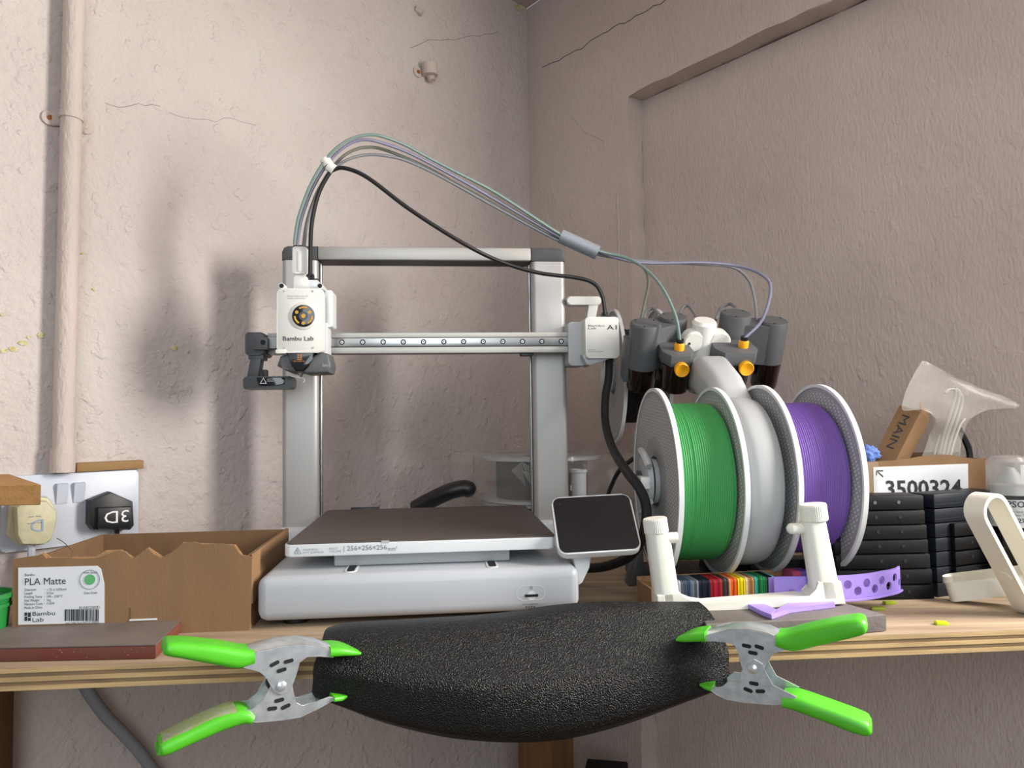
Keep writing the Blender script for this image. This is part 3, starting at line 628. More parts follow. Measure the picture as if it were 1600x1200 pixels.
# fan shroud under the tool head
def shroud(pts, y0, y1, bev=.004): return prism([(A(x, y, y=yt).x, A(x, y, y=yt).z) for x, y in pts], 'y', y0, y1, bev, 3)
sh = obj('fan_shroud', join(shroud([(436, 556), (452, 551), (466, 560), (468, 580), (455, 583), (440, 576), (431, 571)], yt+.004, yt+.05), shroud([(478, 562), (500, 549), (512, 552), (517, 570), (514, 582), (478, 584), (466, 581)], yt+.004, yt+.05)), 'mid_grey', th)
hc = obj('heater_cover', shroud([(447, 549), (493, 549), (486, 560), (482, 572), (474, 580), (462, 580), (455, 572), (451, 562)], yt+.001, yt+.02, .002), 'gloss_black', sh)
obj('heat_symbol', ptext(PR, '$$\n$$', 464.5, 553, 472, 560, yt+.001), 'orange_ink', hc, smooth=0); r = PR.rect(464, 561, 472, 562, yt+.001); obj('orange_line', box(r[0], r[1], yt+.0005, yt+.001, r[2], r[3]), 'orange_ink', hc); obj('lettering', ptext(PR, 'HIGH TEMPERATURE', 459, 563.5, 476, 565.3, yt+.001), 'orange_ink', hc, smooth=0)
obj('nozzle', lathe([(.0012, A(470, 588, y=yt).z), (.004, A(470, 580, y=yt).z), (.004, A(470, 575, y=yt).z)], 'z', (A(470, 580, y=yt+.02).x, yt+.02, 0), 14), 'steel', sh)
obj('lettering', ptext(PR, 'Bambu', 504, 568, 513, 573, yt+.0035), 'pale_grey', sh, smooth=0)
world_obj('molten_strand', tube([PR.M @ A(x, y, y=yt+.018) for x, y in ((470, 583), (466, 590), (464, 585), (455, 588), (468, 590), (474, 591), (476, 595), (473, 598))], .0004, 5, 4), 'print_white', 'wisp of white filament hanging from the printer nozzle', 'strand')
# right end: motor box, bracket, handle
ym = .245
obj('end_bracket', rect_prism_px(PR, 888, 503, 916, 571, ym+.02, .045, .004, .002), 'pale_grey', pr)
mb = obj('motor_box', rect_prism_px(PR, 915, 495, 967.5, 559.5, ym, .05, .004, .0018), 'warm_white', pr)
obj('lettering', ptext(PR, 'Bambu\nLab', 919, 507.5, 944, 514.5, ym, off=.004), 'print_dark', mb, smooth=0); obj('lettering', ptext(PR, 'A1', 948, 508, 963.5, 515, ym, off=.006), 'print_dark', mb, smooth=0); obj('lettering', ptext(PR, 'Caution!\nKeep Hands Clear', 919, 545.5, 943, 550.5, ym), 'print_grey', mb, smooth=0)
obj('skewed_cover', prism([(A(x, y, y=ym+.012).x, A(x, y, y=ym+.012).z) for x, y in ((908, 555), (960, 556), (948, 562), (921, 572), (915, 570))], 'y', ym+.006, ym+.045, .001), 'pale_grey', mb)
hd = obj('spool_holder_arm', rect_prism_px(PR, 886.5, 463, 939.5, 476, ym+.05, .02, .004, .002), 'warm_white', pr); obj('arm_strut', prism([(A(x, y, y=ym+.05).x, A(x, y, y=ym+.05).z) for x, y in ((921, 474), (936, 474), (931, 500), (917, 500))], 'y', ym+.052, ym+.066, .001), 'warm_white', hd)
obj('gland', rect_prism_px(PR, 941, 487.5, 950.5, 496, ym+.02, .012, .001), 'black_plastic', mb)
# touch screen
SB, ST = .052, .080
b0, b1 = dep(873, 867, .716), dep(1004, 859, .722); dx = (b1-b0); wdt = dx.length; xh = dx.normalized()
backv = Vector((-.0976, .995, 0))*.043+Vector((0, 0, .050)); yh = (backv - xh*backv.dot(xh)); hgt = yh.length; yh.normalize(); nh = xh.cross(yh)
SM = Matrix.Translation(b0) @ Matrix((xh, yh, nh)).transposed().to_4x4()
SMl = PR.I @ SM
scn = obj('touch_screen', xf(prism(rrect(0, wdt, 0, hgt, .0085, 6), 'z', -.0085, 0, .0012, 2), SMl), 'white_plastic', pr); obj('glass', xf(prism(rrect(.0016, wdt-.0016, .0016, hgt-.0016, .007, 6), 'z', 0, .0004), SMl), 'screen_glass', scn)
obj('camera_dot', xf(cyl(.0006, .0004, .0006, c=(.0085, hgt-.009, 0), n=10), SMl), 'mid_grey', scn)
sp_ = [SMl @ Vector((wdt*.25, hgt*.2, -.008)), SMl @ Vector((wdt*.3, hgt*.3, -.03))]
obj('screen_bracket', prism([(A(x, y, y=.03).x, A(x, y, y=.03).z) for x, y in ((893, 868), (922, 866), (919, 885), (908, 908), (902, 912))], 'y', .022, .05, .002), 'white_plastic', scn)
# cables of the printer
def pc(fr, l): return [fr.I @ dep(x, y, Y) for x, y, Y in l]
obj('tool_head_cable', tube(pc(PR, [(484.5, 430, .905), (485, 395, .905), (487, 350, .90), (497, 305, .90), (512, 275, .90), (522, 265, .90), (540, 263, .90), (575, 278, .90), (640, 327, .905), (720, 378, .92), (780, 408, .94), (840, 426, .955), (900, 434, .965), (928, 443, .97), (941, 463, .97), (945.5, 492, .97)]), .0026, 8), 'cable', pr)
obj('motor_cable', tube(pc(PR, [(952, 556, .985), (951, 590, .985), (946, 620, .98), (946, 660, .96), (957, 700, .89), (978, 735, .80), (999, 763, .762), (1010, 795, .757), (1005, 835, .757), (985, 868, .79), (950, 884, .82), (915, 888, .84), (880, 886, .86)]), .0052, 10), 'braid', pr)
obj('power_cable', tube(pc(PR, [(990, 716, .99), (968, 735, 1.0), (955, 760, 1.02), (946, 785, 1.04), (935, 810, 1.06)]), .003, 8), 'cable', pr)

# ------------------------------------------------------------------ filament feeder stand (four-spool)
AM = Frame((.242, .806, .0006), math.radians(3))
am = thing('filament_feeder', 'white and grey multi-spool filament feeder stand with amber feed units', 'spool feeder', AM)
zs = AM.at(1125, 750, y=0).z; 
bd_ = [(.0, -.0185), (.080, -.0185), (.0865, -.015), (.089, -.008), (.0895, 0), (.089, .008), (.0865, .015), (.080, .0185), (.0, .0185)]
body = obj('body_disc', lathe([(max(r_, .0005), h) for r_, h in bd_], 'x', (0, 0, zs), 72), 'pale_grey', am, smooth=60)
FEo = dep(1101, 545, .93); FE = Frame(FEo, math.radians(3), math.radians(27))
def L2(v): return AM.I @ (FE.M @ Vector(v))
nk = [AM.at(1101, 560, y=.125), AM.at(1105, 600, y=.10)]
zn = nk[0].z
def nring(y, z, w_, d_, tl):
    c_, s_ = math.cos(tl), math.sin(tl); return [Vector((u, y+v*c_, z+v*s_)) for u, v in rrect(-w_/2, w_/2, -d_/2, d_/2, .014, 5)]
NS = [((.122, zn-.012), .042, .034), ((.108, zn-.026), .045, .040), ((.080, zs+.118), .045, .046), ((.040, zs+.098), .043, .046), ((0, zs+.070), .040, .040), ((-.035, zs+.042), .037, .034), ((-.05, zs), .036, .03)]
rg = []
for k_, ((yy, zz), w_, d_) in enumerate(NS):
    a0_ = NS[max(k_-1, 0)][0]; b0_ = NS[min(k_+1, len(NS)-1)][0]; tl = math.atan2(b0_[1]-a0_[1], b0_[0]-a0_[0])+math.pi/2; rg.append(nring(yy, zz, w_, d_, tl))
obj('neck', loft(rg), 'pale_grey', am, smooth=50)
tf = lambda bm: xf(bm, AM.I @ FE.M)
c = FE.at(1101, 500, y=0); c2 = FE.at(1101, 585, y=0)
tw = obj('hub_tower', tf(lathe([(.0165, c2.z-.01), (.0155, c.z-.004), (.0125, c.z), (.0005, c.z)], 'z', (c.x, 0, 0), 28)), 'warm_white', am)
for px in (1081, 1121):
    q_ = FE.at(px, 530, y=-.003); obj('hub_ear', tf(join(cyl(.0135, -.012, .006, 'y', (q_.x, q_.y, q_.z), 24, .002), )), 'warm_white', tw)
    q2 = FE.at(px-(4 if px < 1100 else -2), 537, y=-.015); obj('ear_screw', tf(cyl(.0016, -.0006, 0, 'y', (q2.x, q2.y, q2.z), 10)), 'screw_dark', tw)
stand = obj('stand', join(prism([(-.108, .045), (-.03, .03), (.03, .03), (.115, .045), (.115, .12), (-.10, .12)], 'z', 0, .012, .002), prism([(.03, .0), (.075, .0), (.09, .012), (.06, zs), (0, zs)], 'x', -.018, .018, .002), prism([(.03, .0), (.118, .0), (.104, .024), (.03, .024)], 'y', .05, .075, .002)), 'black_plastic', am)
obj('foot', prism([(-.112, .0), (-.0945, .0), (-.0945, .05), (-.099, .05)], 'y', .042, .07, .002), 'dark_grey', stand)
def can(px, py0, pym, py1, v, r, name='feed_unit'):
    t, m_, b_ = (FE.at(px, y, y=v) for y in (py0, pym, py1))
    u = obj(name, tf(lathe([(r, m_.z), (r, t.z-.003), (r*.97, t.z-.001), (r*.90, t.z-.0005), (r*.90, t.z), (.0005, t.z)], 'z', (t.x, v, 0), 32)), 'mid_grey', am)
    obj('amber_shell', tf(lathe([(r*.86, b_.z), (r*.93, b_.z+.003), (r*.99, m_.z)], 'z', (t.x, v, 0), 32)), 'amber_dark', u)
    for a_ in (.6, 2.4, 4.4): obj('lid_screw', tf(cyl(.0013, t.z, t.z+.0003, 'z', (t.x+r*.76*math.cos(a_), v+r*.76*math.sin(a_), 0), 8)), 'black_matte', u)
    return t, m_, b_
def hull(t0, t1, m_, v0, v1, r):
    d = Vector((t1.x-t0.x, v1-v0, 0)); n_ = Vector((-d.y, d.x, 0)).normalized()*r
    z0 = m_.z; z1_ = min(t0.z, t1.z)-.004
    return tf(prism([(t0.x+n_.x, v0+n_.y), (t1.x+n_.x, v1+n_.y), (t1.x-n_.x, v1-n_.y), (t0.x-n_.x, v0-n_.y)], 'z', z0, z1_))
a_ = can(1009, 504, 572, 606, 0, .0192); b_ = can(1052, 494, 560, 590, .022, .0180)
obj('unit_housing', hull(a_[0], b_[0], a_[1], 0, .022, .0165), 'mid_grey', am)
p0 = FE.at(976, 527, y=.006); p1 = FE.at(990, 585, y=.006); obj('back_plate', tf(box(p0.x, p1.x, -.006, .016, p1.z-.006, p0.z, .002)), 'mid_grey', am)
a2 = can(1150, 489, 560, 590, .022, .0192); b2 = can(1209, 500, 563, 602, .014, .0180)
obj('unit_housing', hull(a2[0], b2[0], a2[1], .022, .014, .0165), 'mid_grey', am)
def front_unit(x0, x1, yt0, yt1, yb1, cx, bx_, by_):
    v = -.034; l0, l1 = FE.at(x0, yt0+12, y=v), FE.at(x1, yt0+12, y=v); zt1 = FE.at((x0+x1)/2, yt0+10, y=v).z; zm = FE.at((x0+x1)/2, yt1, y=v-.012).z; zb_ = FE.at((x0+x1)/2, yb1, y=v-.008).z
    plan = [(l0.x+.002, v+.03), (l0.x, v), (l0.x+.008, v-.016), (l1.x-.008, v-.016), (l1.x, v-.002), (l1.x-.001, v+.03)]
    u = obj('front_feed_unit', tf(prism(plan, 'z', zm, zt1, .0012)), 'mid_grey', am)
    cxm = (l0.x+l1.x)/2; rr = min((l1.x-l0.x)/2, .0195)
    obj('amber_shell', tf(lathe([(rr*.82, zb_), (rr*.9, zb_+.004), (rr*.97, zm)], 'z', (cxm, v, 0), 32)), 'amber_dark', u)
    q_ = FE.at(cx, yt0+8, y=v+.004); cl_ = obj('tube_collar', tf(lathe([(.0062, zt1-.001), (.0062, zt1+.007), (.0052, zt1+.009), (.004, zt1+.009)], 'z', (q_.x, q_.y, 0), 14)), 'yellow', u); obj('collar_ring', tf(cyl(.0048, zt1+.009, zt1+.013, 'z', (q_.x, q_.y, 0), 16)), 'black_plastic', cl_)
    bq_ = FE.at(bx_, by_, y=v-.0225); bt_ = obj('release_button', tf(lathe([(.0074, bq_.y+.016), (.0088, bq_.y+.003), (.0088, bq_.y), (.0080, bq_.y-.001), (.0068, bq_.y-.0004), (.0005, bq_.y+.0012)], 'y', (bq_.x, 0, bq_.z), 28)), 'yellow', u)
    return FE.M @ Vector((q_.x, q_.y, zt1+.011))
COLL = front_unit(1034, 1084, 538, 572, 612, 1061, 1066, 579); COLR = front_unit(1117, 1183, 534, 570, 606, 1161, 1167, 577)
for pts in ([(1005, 508, .96), (1008, 490, .985), (1020, 482, .99), (1030, 492, .97)], [(1060, 496, .97), (1066, 482, .985), (1075, 478, .985), (1085, 490, .97), (1092, 505, .96)], [(1118, 500, .97), (1126, 482, .985), (1140, 475, .985), (1148, 480, .97)]):
    obj('link_tube', tube(pc(AM, pts), .0022, 8), 'tube_clear', am)
# spool holder hub at the left outer face
hb = obj('spool_hub', lathe([(.0285, -.098), (.027, -.103), (.020, -.106), (.0005, -.106)], 'x', (0, 0, zs), 32), 'pale_grey', am)
obj('hub_core', cyl(.012, -.1085, -.104, 'x', (0, 0, zs), 24), 'dark_grey', hb)
obj('hub_latch', box(-.112, -.100, -.027, -.006, zs-.006, zs+.007, .002), 'warm_white', hb)
for s_ in (1, -1): obj('hub_grip', tube([(-.1035, -.030, zs+s_*.018), (-.1055, -.018, zs+s_*.029), (-.1045, .0, zs+s_*.033)], .004, 8), 'pale_grey', hb)
obj('axle', cyl(.024, -.095, .095, 'x', (0, 0, zs), 28), 'pale_grey', am)

def spool(name, label, fr, x0, c, fil, fr_r, wd=.067, R=.1, hub=False, pitch=.00215):
    f2 = Frame(fr.M @ Vector((x0+wd/2, c[0], c[1])), fr.rz); t = thing(name, label, 'filament spool', f2)
    for s_ in (-1, 1):
        h0, h1 = (-wd/2, -wd/2+.0036) if s_ < 0 else (wd/2-.0036, wd/2)
        fl_ = obj('flange', annulus(.027, R-.003, h0+.0004, h1-.0004, 'x', n=80), 'flange', t); obj('rim', annulus(R-.0034, R, h0-.0006, h1+.0006, 'x', n=80), 'white_plastic', fl_)  # face and rim are one plastic; grey paints shade, white the lit edge
    prof = [(.03, -wd/2+.004)]; n_ = int((wd-.008)/pitch)
    for i in range(n_):
        h = -wd/2+.004+i*pitch; dr = random.choice((0, 0, 0, 0, -.0006, .0004)); 
        if i < 2 or i > n_-3: dr -= .003
        for a_ in (.08, .3, .5, .7, .92): prof.append((fr_r+dr-.0012+.0013*math.sin(a_*math.pi), h+a_*pitch))
    prof.append((.03, wd/2-.004)); obj('filament_winding', lathe(prof, 'x', n=96, close=False), fil, t, smooth=180)
    obj('core', annulus(.0265, .032, -wd/2+.002, wd/2-.002, 'x', n=32), 'pale_grey', t); return t
spool('filament_spool', 'spool of green filament on the feeder stand', AM, -.0875-.0035, (0, zs), 'green_fil', .083)
spool('filament_spool', 'spool of purple filament on the feeder stand', AM, .0205+.0035, (0, zs+.002), 'purple_fil', .080)
rs = dep(957, 588, 1.11); RS = Frame((rs.x, rs.y, .0), math.radians(2))
spool('filament_spool', 'grey-flanged spool at the back, beside the white motor box', RS, 0, (0, rs.z), 'grey_fil', .07)
obj('rear_support', tube([(0, .12, zn-.02), (.010, .22, zn-.02), (.014, .30, (AM.I @ rs).z)], .012, 12), 'pale_grey', am)
obj('rear_spool_hub', xf(join(cyl(.022, -.012, 0, 'x', (0, 0, 0), 24, .002), box(-.018, -.006, -.02, .0, -.010, .010, .002)), AM.I @ Matrix.Translation(rs)), 'warm_white', am)
obj('rear_axle', xf(cyl(.022, 0, .082, 'x', (0, 0, 0), 20), AM.I @ Matrix.Translation(rs)), 'pale_grey', am)

# ------------------------------------------------------------------ filament tubes
YS = .95
def cpx(l): return [dep(x, y, Y) for x, y, Y in l]
def cr(pts): return [(440+x/4.444, 190+y/4.444) for x, y in pts]
H1 = [(100, 860), (122, 700), (178, 530), (238, 400), (318, 275), (400, 190), (500, 130), (610, 106), (700, 115), (850, 170), (1000, 250), (1200, 355), (1500, 512)]
H2 = [(112, 862), (136, 700), (192, 530), (255, 400), (335, 280), (420, 195), (520, 140), (620, 133), (760, 172), (900, 228), (1100, 330), (1300, 440), (1500, 555)]
H3 = [(140, 862), (162, 700), (215, 530), (275, 410), (350, 300), (430, 220), (520, 175), (600, 165), (680, 175), (800, 217), (1000, 305), (1250, 445), (1500, 582)]
H4 = [(152, 864), (176, 700), (232, 530), (295, 410), (370, 315), (440, 268), (520, 238), (600, 226), (700, 230), (850, 262), (1050, 350), (1280, 475), (1500, 598)]
E1 = [(880, 371, YS), (935, 394, YS), (985, 408, .94), (1025, 440, .915), (1052, 490, .895)]
E2 = [(880, 374, YS), (935, 395, YS), (1000, 411, .95), (1100, 411, .94), (1160, 418, .93), (1195, 434, .915), (1203, 456, .905), (1190, 500, .895)]
E3 = [(880, 376, YS), (935, 393, YS), (985, 405, .96), (1008, 418, .965), (1015, 440, .965), (1008, 475, .96), (1003, 500, .955)]
E4 = [(880, 379, YS), (935, 397, YS), (1000, 407, .955), (1090, 412, .95), (1145, 417, .95), (1170, 436, .95), (1180, 465, .95), (1183, 500, .945)]
for dy_, hh_, ee, endp, m_, lb_ in ((-.0066, H1, E1, COLL, 'tube_green', 'clear filament tube ending in the left yellow collar'), (-.0022, H2, E2, COLR, 'tube_lilac', 'clear filament tube ending in the right yellow collar'), (.0066, H3, E3, None, 'tube_olive', 'clear filament tube running down to the rear left feed unit'), (.0022, H4, E4, None, 'tube_clear', 'clear filament tube running down behind the right feed units')):
    pts = cr(hh_); n_ = len(pts); P = [dep(x, y, .905 if i < 6 else .905+(YS-.905)*(i-5)/(n_-5)) for i, (x, y) in enumerate(pts)] + cpx(ee)
    P = [p_+Vector((0, dy_, 0)) for p_ in P]
    if endp is not None: P.append(endp)
    world_obj('filament_tube', tube(P, .0021, 8, 5), m_, lb_, 'tube', 'filament tubes between feeder and tool head')
world_obj('tube_sleeve', tube(cpx([(876, 369, YS), (905, 382, YS), (934, 395, YS)]), .0092, 20, 4, ry=.0105), 'sleeve', 'grey sleeve gathering the four filament tubes', 'sleeve')
for (x0, y0, x1, y1, l_) in ((507, 248, 513, 258, 'upper white clip holding the filament tubes together'), (513, 259, 522, 266, 'lower white clip holding the black cable to the tubes')):
    world_obj('tube_clip', tube(cpx([(x0, y0, .90), (x1, y1, .90)]), .0065, 10, 1, ry=.0045), 'warm_white', l_, 'clip')

# ------------------------------------------------------------------ black foam mat over the shelf edge
def ed(px, dy): 
    y = 1046-px*61/1600.; return px, y+dy
xsA = [513, 545, 600, 680, 745, 800, 860, 930, 1010, 1092]; ysA = [980, 972, 969, 964.5, 960.5, 955, 946, 940, 940, 940]
xsC = [490, 540, 610, 690, 750, 810, 870, 950, 1040, 1138]
rowA = [dep(x, y, .652+.016*i/9) for i, (x, y) in enumerate(zip(xsA, ysA))]
for p_ in rowA: p_.z = max(p_.z, .0062)
amp = [0, .25, .6, .85, 1, 1, .95, .8, .45, 0]
rowC, rowD, rowE, rowF, rowG, rowB = [], [], [], [], [], []
xF = [488, 532, 602, 685, 750, 820, 890, 980, 1070, 1140]; yF = [1089, 1104, 1130, 1150, 1158, 1160, 1154, 1131, 1098, 1072]
for i in range(10):
    k = amp[i]; x, y = ed(xsC[i], 2); e = onz(x, y, .005); rowC.append(Vector((e.x, edgeY(e.x)+.001, .0085+.003*k)))
    rowB.append((rowA[i]*.5+rowC[-1]*.5) + Vector((0, 0, .004)))
    ey = edgeY(e.x); rowD.append(dep(xsC[i], y+12+8*k, ey-.011-.010*k)); rowE.append(dep(.5*(xsC[i]+xF[i]), y+34+26*k, ey-.010-.026*k))
    f = dep(xF[i], yF[i], ey-.006-.018*k); rowF.append(f); rowG.append(Vector((f.x*(1-.02*k), ey+.035, min(-TH-.005, f.z+.012))))
world_obj('foam_mat', sheet([rowA, rowB, rowC, rowD, rowE, rowF, rowG], 5, .0028), 'foam', 'black foam mat draped over the shelf edge in front of the printer', 'mat', smooth=60)

# ------------------------------------------------------------------ spring clamps
def clamp(label, piv, Yp, yaw, up_front, up_top, lo_front, lo_bot, h_up, h_lo, j_up, j_lo, slots, rivet, lo_first):
    CF = Frame(dep(piv[0], piv[1], Yp), yaw); t = thing('spring_clamp', label, 'clamp', CF, 'spring clamps on the shelf edge'); Wd = .024
    def P(p, y=0): return CF.at(p[0], p[1], y=y)
    def channel(front, spine, name, off):
        poly = [(P(p).x, P(p).z) for p in front]
        bm = join(prism(poly, 'y', off, off+.0013, .0003, 1), prism(poly, 'y', Wd-off-.0013, Wd-off, .0003, 1))
        S = [P(p) for p in spine]; k = bmesh.new()
        n_ = len(S)
        va = [(k.verts.new((s.x, off, s.z)), k.verts.new((s.x, Wd*.25, s.z+sg*.0022)), k.verts.new((s.x, Wd*.75, s.z+sg*.0022)), k.verts.new((s.x, Wd-off, s.z))) for s in S for sg in ((1 if name == 'upper_arm' else -1),)]
        for a_, b_ in zip(va, va[1:]):
            for j in range(3): k.faces.new((a_[j], a_[j+1], b_[j+1], b_[j]))
        bmesh.ops.recalc_face_normals(k, faces=k.faces); bmesh.ops.solidify(k, geom=list(k.faces), thickness=.001)
        return obj(name, join(bm, k), 'zinc', t, smooth=30)
    o1, o2 = (.0015, 0) if lo_first else (0, .0015)
    ua = channel(up_front, up_top, 'upper_arm', o1); la = channel(lo_front, lo_bot, 'lower_arm', o2)
    def sleeve(secs, hs=.78, dz=-.0018, r=.005):
        S = []
        for (px, py, h, wy) in secs:
            c_ = P((px, py)); hz = abs(P((px, py-h/2)).z-P((px, py+h/2)).z)
            S.append((c_.x, c_.z+dz, hz*hs, wy))
        if len(S) > 3: S = [(p_.x, p_.y, max(p_.z, .0008), q_.x) for p_, q_ in zip(catmull([Vector(t_[:3]) for t_ in S], 5), catmull([Vector((t_[3], 0, 0)) for t_ in S], 5))]
        rings = []
        for i, (x, z, hz, wy) in enumerate(S):
            a_ = S[max(i-1, 0)]; b_ = S[min(i+1, len(S)-1)]; d = Vector((b_[0]-a_[0], b_[1]-a_[1])).normalized(); n_ = Vector((-d.y, d.x))
            hw = (Wd/2+.0018)*wy; rings.append([Vector((x+n_.x*q_[1], Wd/2+q_[0], z+n_.y*q_[1])) for q_ in rrect(-hw, hw, -hz/2, hz/2, min(r, hz*.45), 4)])
        return loft(rings)
    h1 = obj('grip', sleeve(h_up), 'clamp_green', ua, smooth=50); h2 = obj('grip', sleeve(h_lo), 'clamp_green', la, smooth=50)
    obj('jaw_pad', sleeve(j_up, .9, 0), 'clamp_green', ua, smooth=50); obj('jaw_pad', sleeve(j_lo, .9, 0), 'clamp_green', la, smooth=50)
    for (px, py, ang, up) in slots:
        c_ = P((px, py)); a_ = math.radians(ang)
        bm = rbox(-.0036, .0036, -.0014, .0014, -.0003, .0001, .0014, 0); xf(bm, Matrix.Translation((c_.x, (o1 if up else o2)-.0002, c_.z)) @ Matrix.Rotation(-a_, 4, 'Y')); obj('slot', bm, 'black_matte', ua if up else la, smooth=0)
    c_ = P(piv); rv = obj('rivet', lathe([(.0038, -.0002), (.0036, -.0012), (.002, -.002), (.0004, -.0022)], 'y', (c_.x, 0, c_.z), 20), 'zinc', t); obj('pivot_pin', cyl(.0025, 0, Wd, 'y', (c_.x, 0, c_.z), 14), 'zinc', t)
    obj('spring', tube([(c_.x+.0075*math.cos(a_), .005+a_*.0011, c_.z+.0075*math.sin(a_)) for a_ in [i*.5 for i in range(26)]], .001, 6, 2), 'screw_dark', t)
    return t, CF, la, sleeve
UL = [(380, 1044), (392, 1024), (408, 1018), (440, 1011), (470, 1007), (500, 1011), (521, 1018), (521, 1028), (500, 1026), (480, 1026), (468, 1035), (463, 1055), (458, 1070), (450, 1082), (439, 1086), (429, 1081), (423, 1072), (415, 1056), (405, 1049)]
LL = [(366, 1112), (373, 1125), (401, 1130), (440, 1127), (470, 1122), (500, 1108), (530, 1091), (515, 1090), (496, 1097), (474, 1105), (464, 1100), (461, 1088), (458, 1072), (452, 1064), (439, 1061), (428, 1066), (420, 1080), (412, 1097), (396, 1110)]
tl, CFl, lal, slv = clamp('spring clamp with green grips at the left of the black mat', (440, 1072), .566, math.radians(30), UL, [(388, 1023), (408, 1016), (440, 1009.5), (470, 1006), (500, 1010), (521, 1017)], LL,
    [(373, 1125), (401, 1130), (440, 1127), (470, 1122), (500, 1108), (528, 1092)],
    [(256, 1011, 12, .7), (262, 1011.5, 26, .95), (290, 1014, 33, 1), (340, 1021, 38, 1), (375, 1027, 38, 1), (398, 1024, 28, 1)], [(249, 1171, 14, .7), (256, 1169, 28, .95), (300, 1148, 32, 1), (345, 1128, 34, 1), (380, 1118, 30, 1), (395, 1122, 18, 1)],
    [(516, 1020, 17, 1), (535, 1019, 15, 1), (552, 1021, 10, .9), (566, 1023, 4, .7)], [(522, 1093, 8, 1), (536, 1092, 9, .9), (545, 1090, 4, .7)],
    [(429, 1037, 20, 1), (451, 1033, 5, 1), (440, 1047, 8, 1), (437, 1095, 3, 0), (426, 1108, -5, 0), (447, 1105, 15, 0)], None, False)
obj('grime', slv([(258, 1167, 29, .86), (300, 1146.5, 33, .9), (345, 1126.5, 35, .9), (372, 1117, 34, .9)], .80), 'clamp_grime', lal, smooth=50, label='brown grime on the grip')
UR = [(1095, 1003), (1097, 997), (1110, 992), (1140, 985), (1170, 985), (1205, 992), (1236, 1015), (1222, 1018), (1208, 1022), (1200, 1032), (1195, 1046), (1188, 1058), (1177, 1062), (1165, 1056), (1159, 1045), (1155, 1034), (1153, 1020), (1148, 1009), (1135, 1004), (1115, 1003)]
LR = [(1107, 1076), (1120, 1086), (1135, 1093), (1160, 1098), (1213, 1102), (1236, 1097), (1245, 1089), (1207, 1071), (1197, 1053), (1192, 1038), (1178, 1030), (1165, 1035), (1157, 1052), (1155, 1066), (1138, 1064), (1129, 1073)]
clamp('spring clamp with green grips at the right of the black mat', (1176, 1045), .592, math.radians(-26), UR, [(1095, 997), (1110, 991), (1140, 984), (1170, 984), (1200, 990), (1215, 997)], LR,
    [(1107, 1076), (1120, 1086), (1135, 1093), (1160, 1098), (1213, 1102), (1236, 1097)],
    [(1212, 998, 24, 1), (1235, 1001, 36, 1), (1265, 994, 38, 1), (1310, 984, 37, 1), (1345, 977, 32, .95), (1354, 976, 16, .7)], [(1222, 1094, 22, 1), (1245, 1098, 30, 1), (1290, 1114, 32, 1), (1335, 1131, 33, 1), (1355, 1138, 28, .95), (1362, 1139, 12, .7)],
    [(1102, 996, 17, 1), (1085, 997, 14, 1), (1068, 1000, 9, .9), (1055, 1002, 4, .7)], [(1112, 1077, 8, 1), (1100, 1074, 7, .9), (1092, 1072, 4, .7)],
    [(1166, 1010, -5, 1), (1186, 1012, -12, 1), (1176, 1021, -4, 1), (1178, 1068, -3, 0), (1169, 1078, -15, 0), (1188, 1080, 8, 0)], None, True)

# ------------------------------------------------------------------ cream U-shaped bracket with knobs
UB = Frame(dep(1200, 947, .690), math.radians(4)); ub = thing('u_bracket', 'cream printed U-shaped bracket with two ribbed knobs', 'bracket', UB)
def U(x, y, v=0): return UB.at(x, y, y=v)
def post(x0, y0, x1, y1, w0, w1, dpt=.020):
    a_, b_ = U(x0, y0), U(x1, y1); s = []
    for c_, w_ in ((a_, w0), (b_, w1)):
        hw = w_/2*.690/1160; s.append([Vector((c_.x+q_[0], q_[1], c_.z)) for q_ in rrect(-hw, hw, -dpt/2, dpt/2, .008, 5)])
    return loft(s)
bar = prism([(U(x, y).x, U(x, y).z) for x, y in ((1022, 926), (1058, 922), (1064, 931), (1082, 938), (1100, 939), (1258, 928), (1268, 918), (1270, 905), (1306, 905), (1313, 940), (1095, 951), (1024, 955))], 'y', -.010, .010, .0008, 1)
obj('frame', join(bar, post(1042, 940, 1027, 833, 39, 36), post(1290, 932, 1269, 815, 44, 38)), 'cream', ub)
def knob(x, y0, y1, w, tilt):
    t_, b_ = U(x, y0), U(x, y1); r = w/2*.690/1160; n = 84; bm = bmesh.new(); rr = []
    for z, s in ((0, .93), (.0012, 1), (t_.z-b_.z-.0015, 1), (t_.z-b_.z, .93)):
        rr.append([bm.verts.new((r*s*(1 if i % 2 else .965)*math.cos(2*math.pi*i/n), r*s*(1 if i % 2 else .965)*math.sin(2*math.pi*i/n), z)) for i in range(n)])
    for a_, c_ in zip(rr, rr[1:]):
        for i in range(n): bm.faces.new((a_[i], a_[(i+1) % n], c_[(i+1) % n], c_[i]))
    bm.faces.new(rr[0]); bm.faces.new(rr[-1]); xf(bm, Matrix.Translation((b_.x, 0, b_.z)) @ Matrix.Rotation(tilt, 4, 'Y')); k = obj('knob', bm, 'cream', ub, smooth=20)
    obj('stem', cyl(r*.45, -.004, .002, 'z', (b_.x, 0, b_.z), 16), 'cream', k)
knob(1026, 809, 833, 37, -.12); knob(1273, 787, 814, 41, -.1)
obj('peg', tube([U(1028, 841, -.004), U(1058, 840, -.004)], .0050, 14, 1), 'cream', ub); obj('peg', tube([U(1276, 825), U(1236, 826)], .0052, 14, 1), 'cream', ub); q_ = U(1237, 826); obj('peg_end', lathe([(.0052, 0), (.0045, -.0025), (.0025, -.0042), (.0004, -.0048)], 'x', (q_.x, 0, q_.z), 14), 'cream', ub)

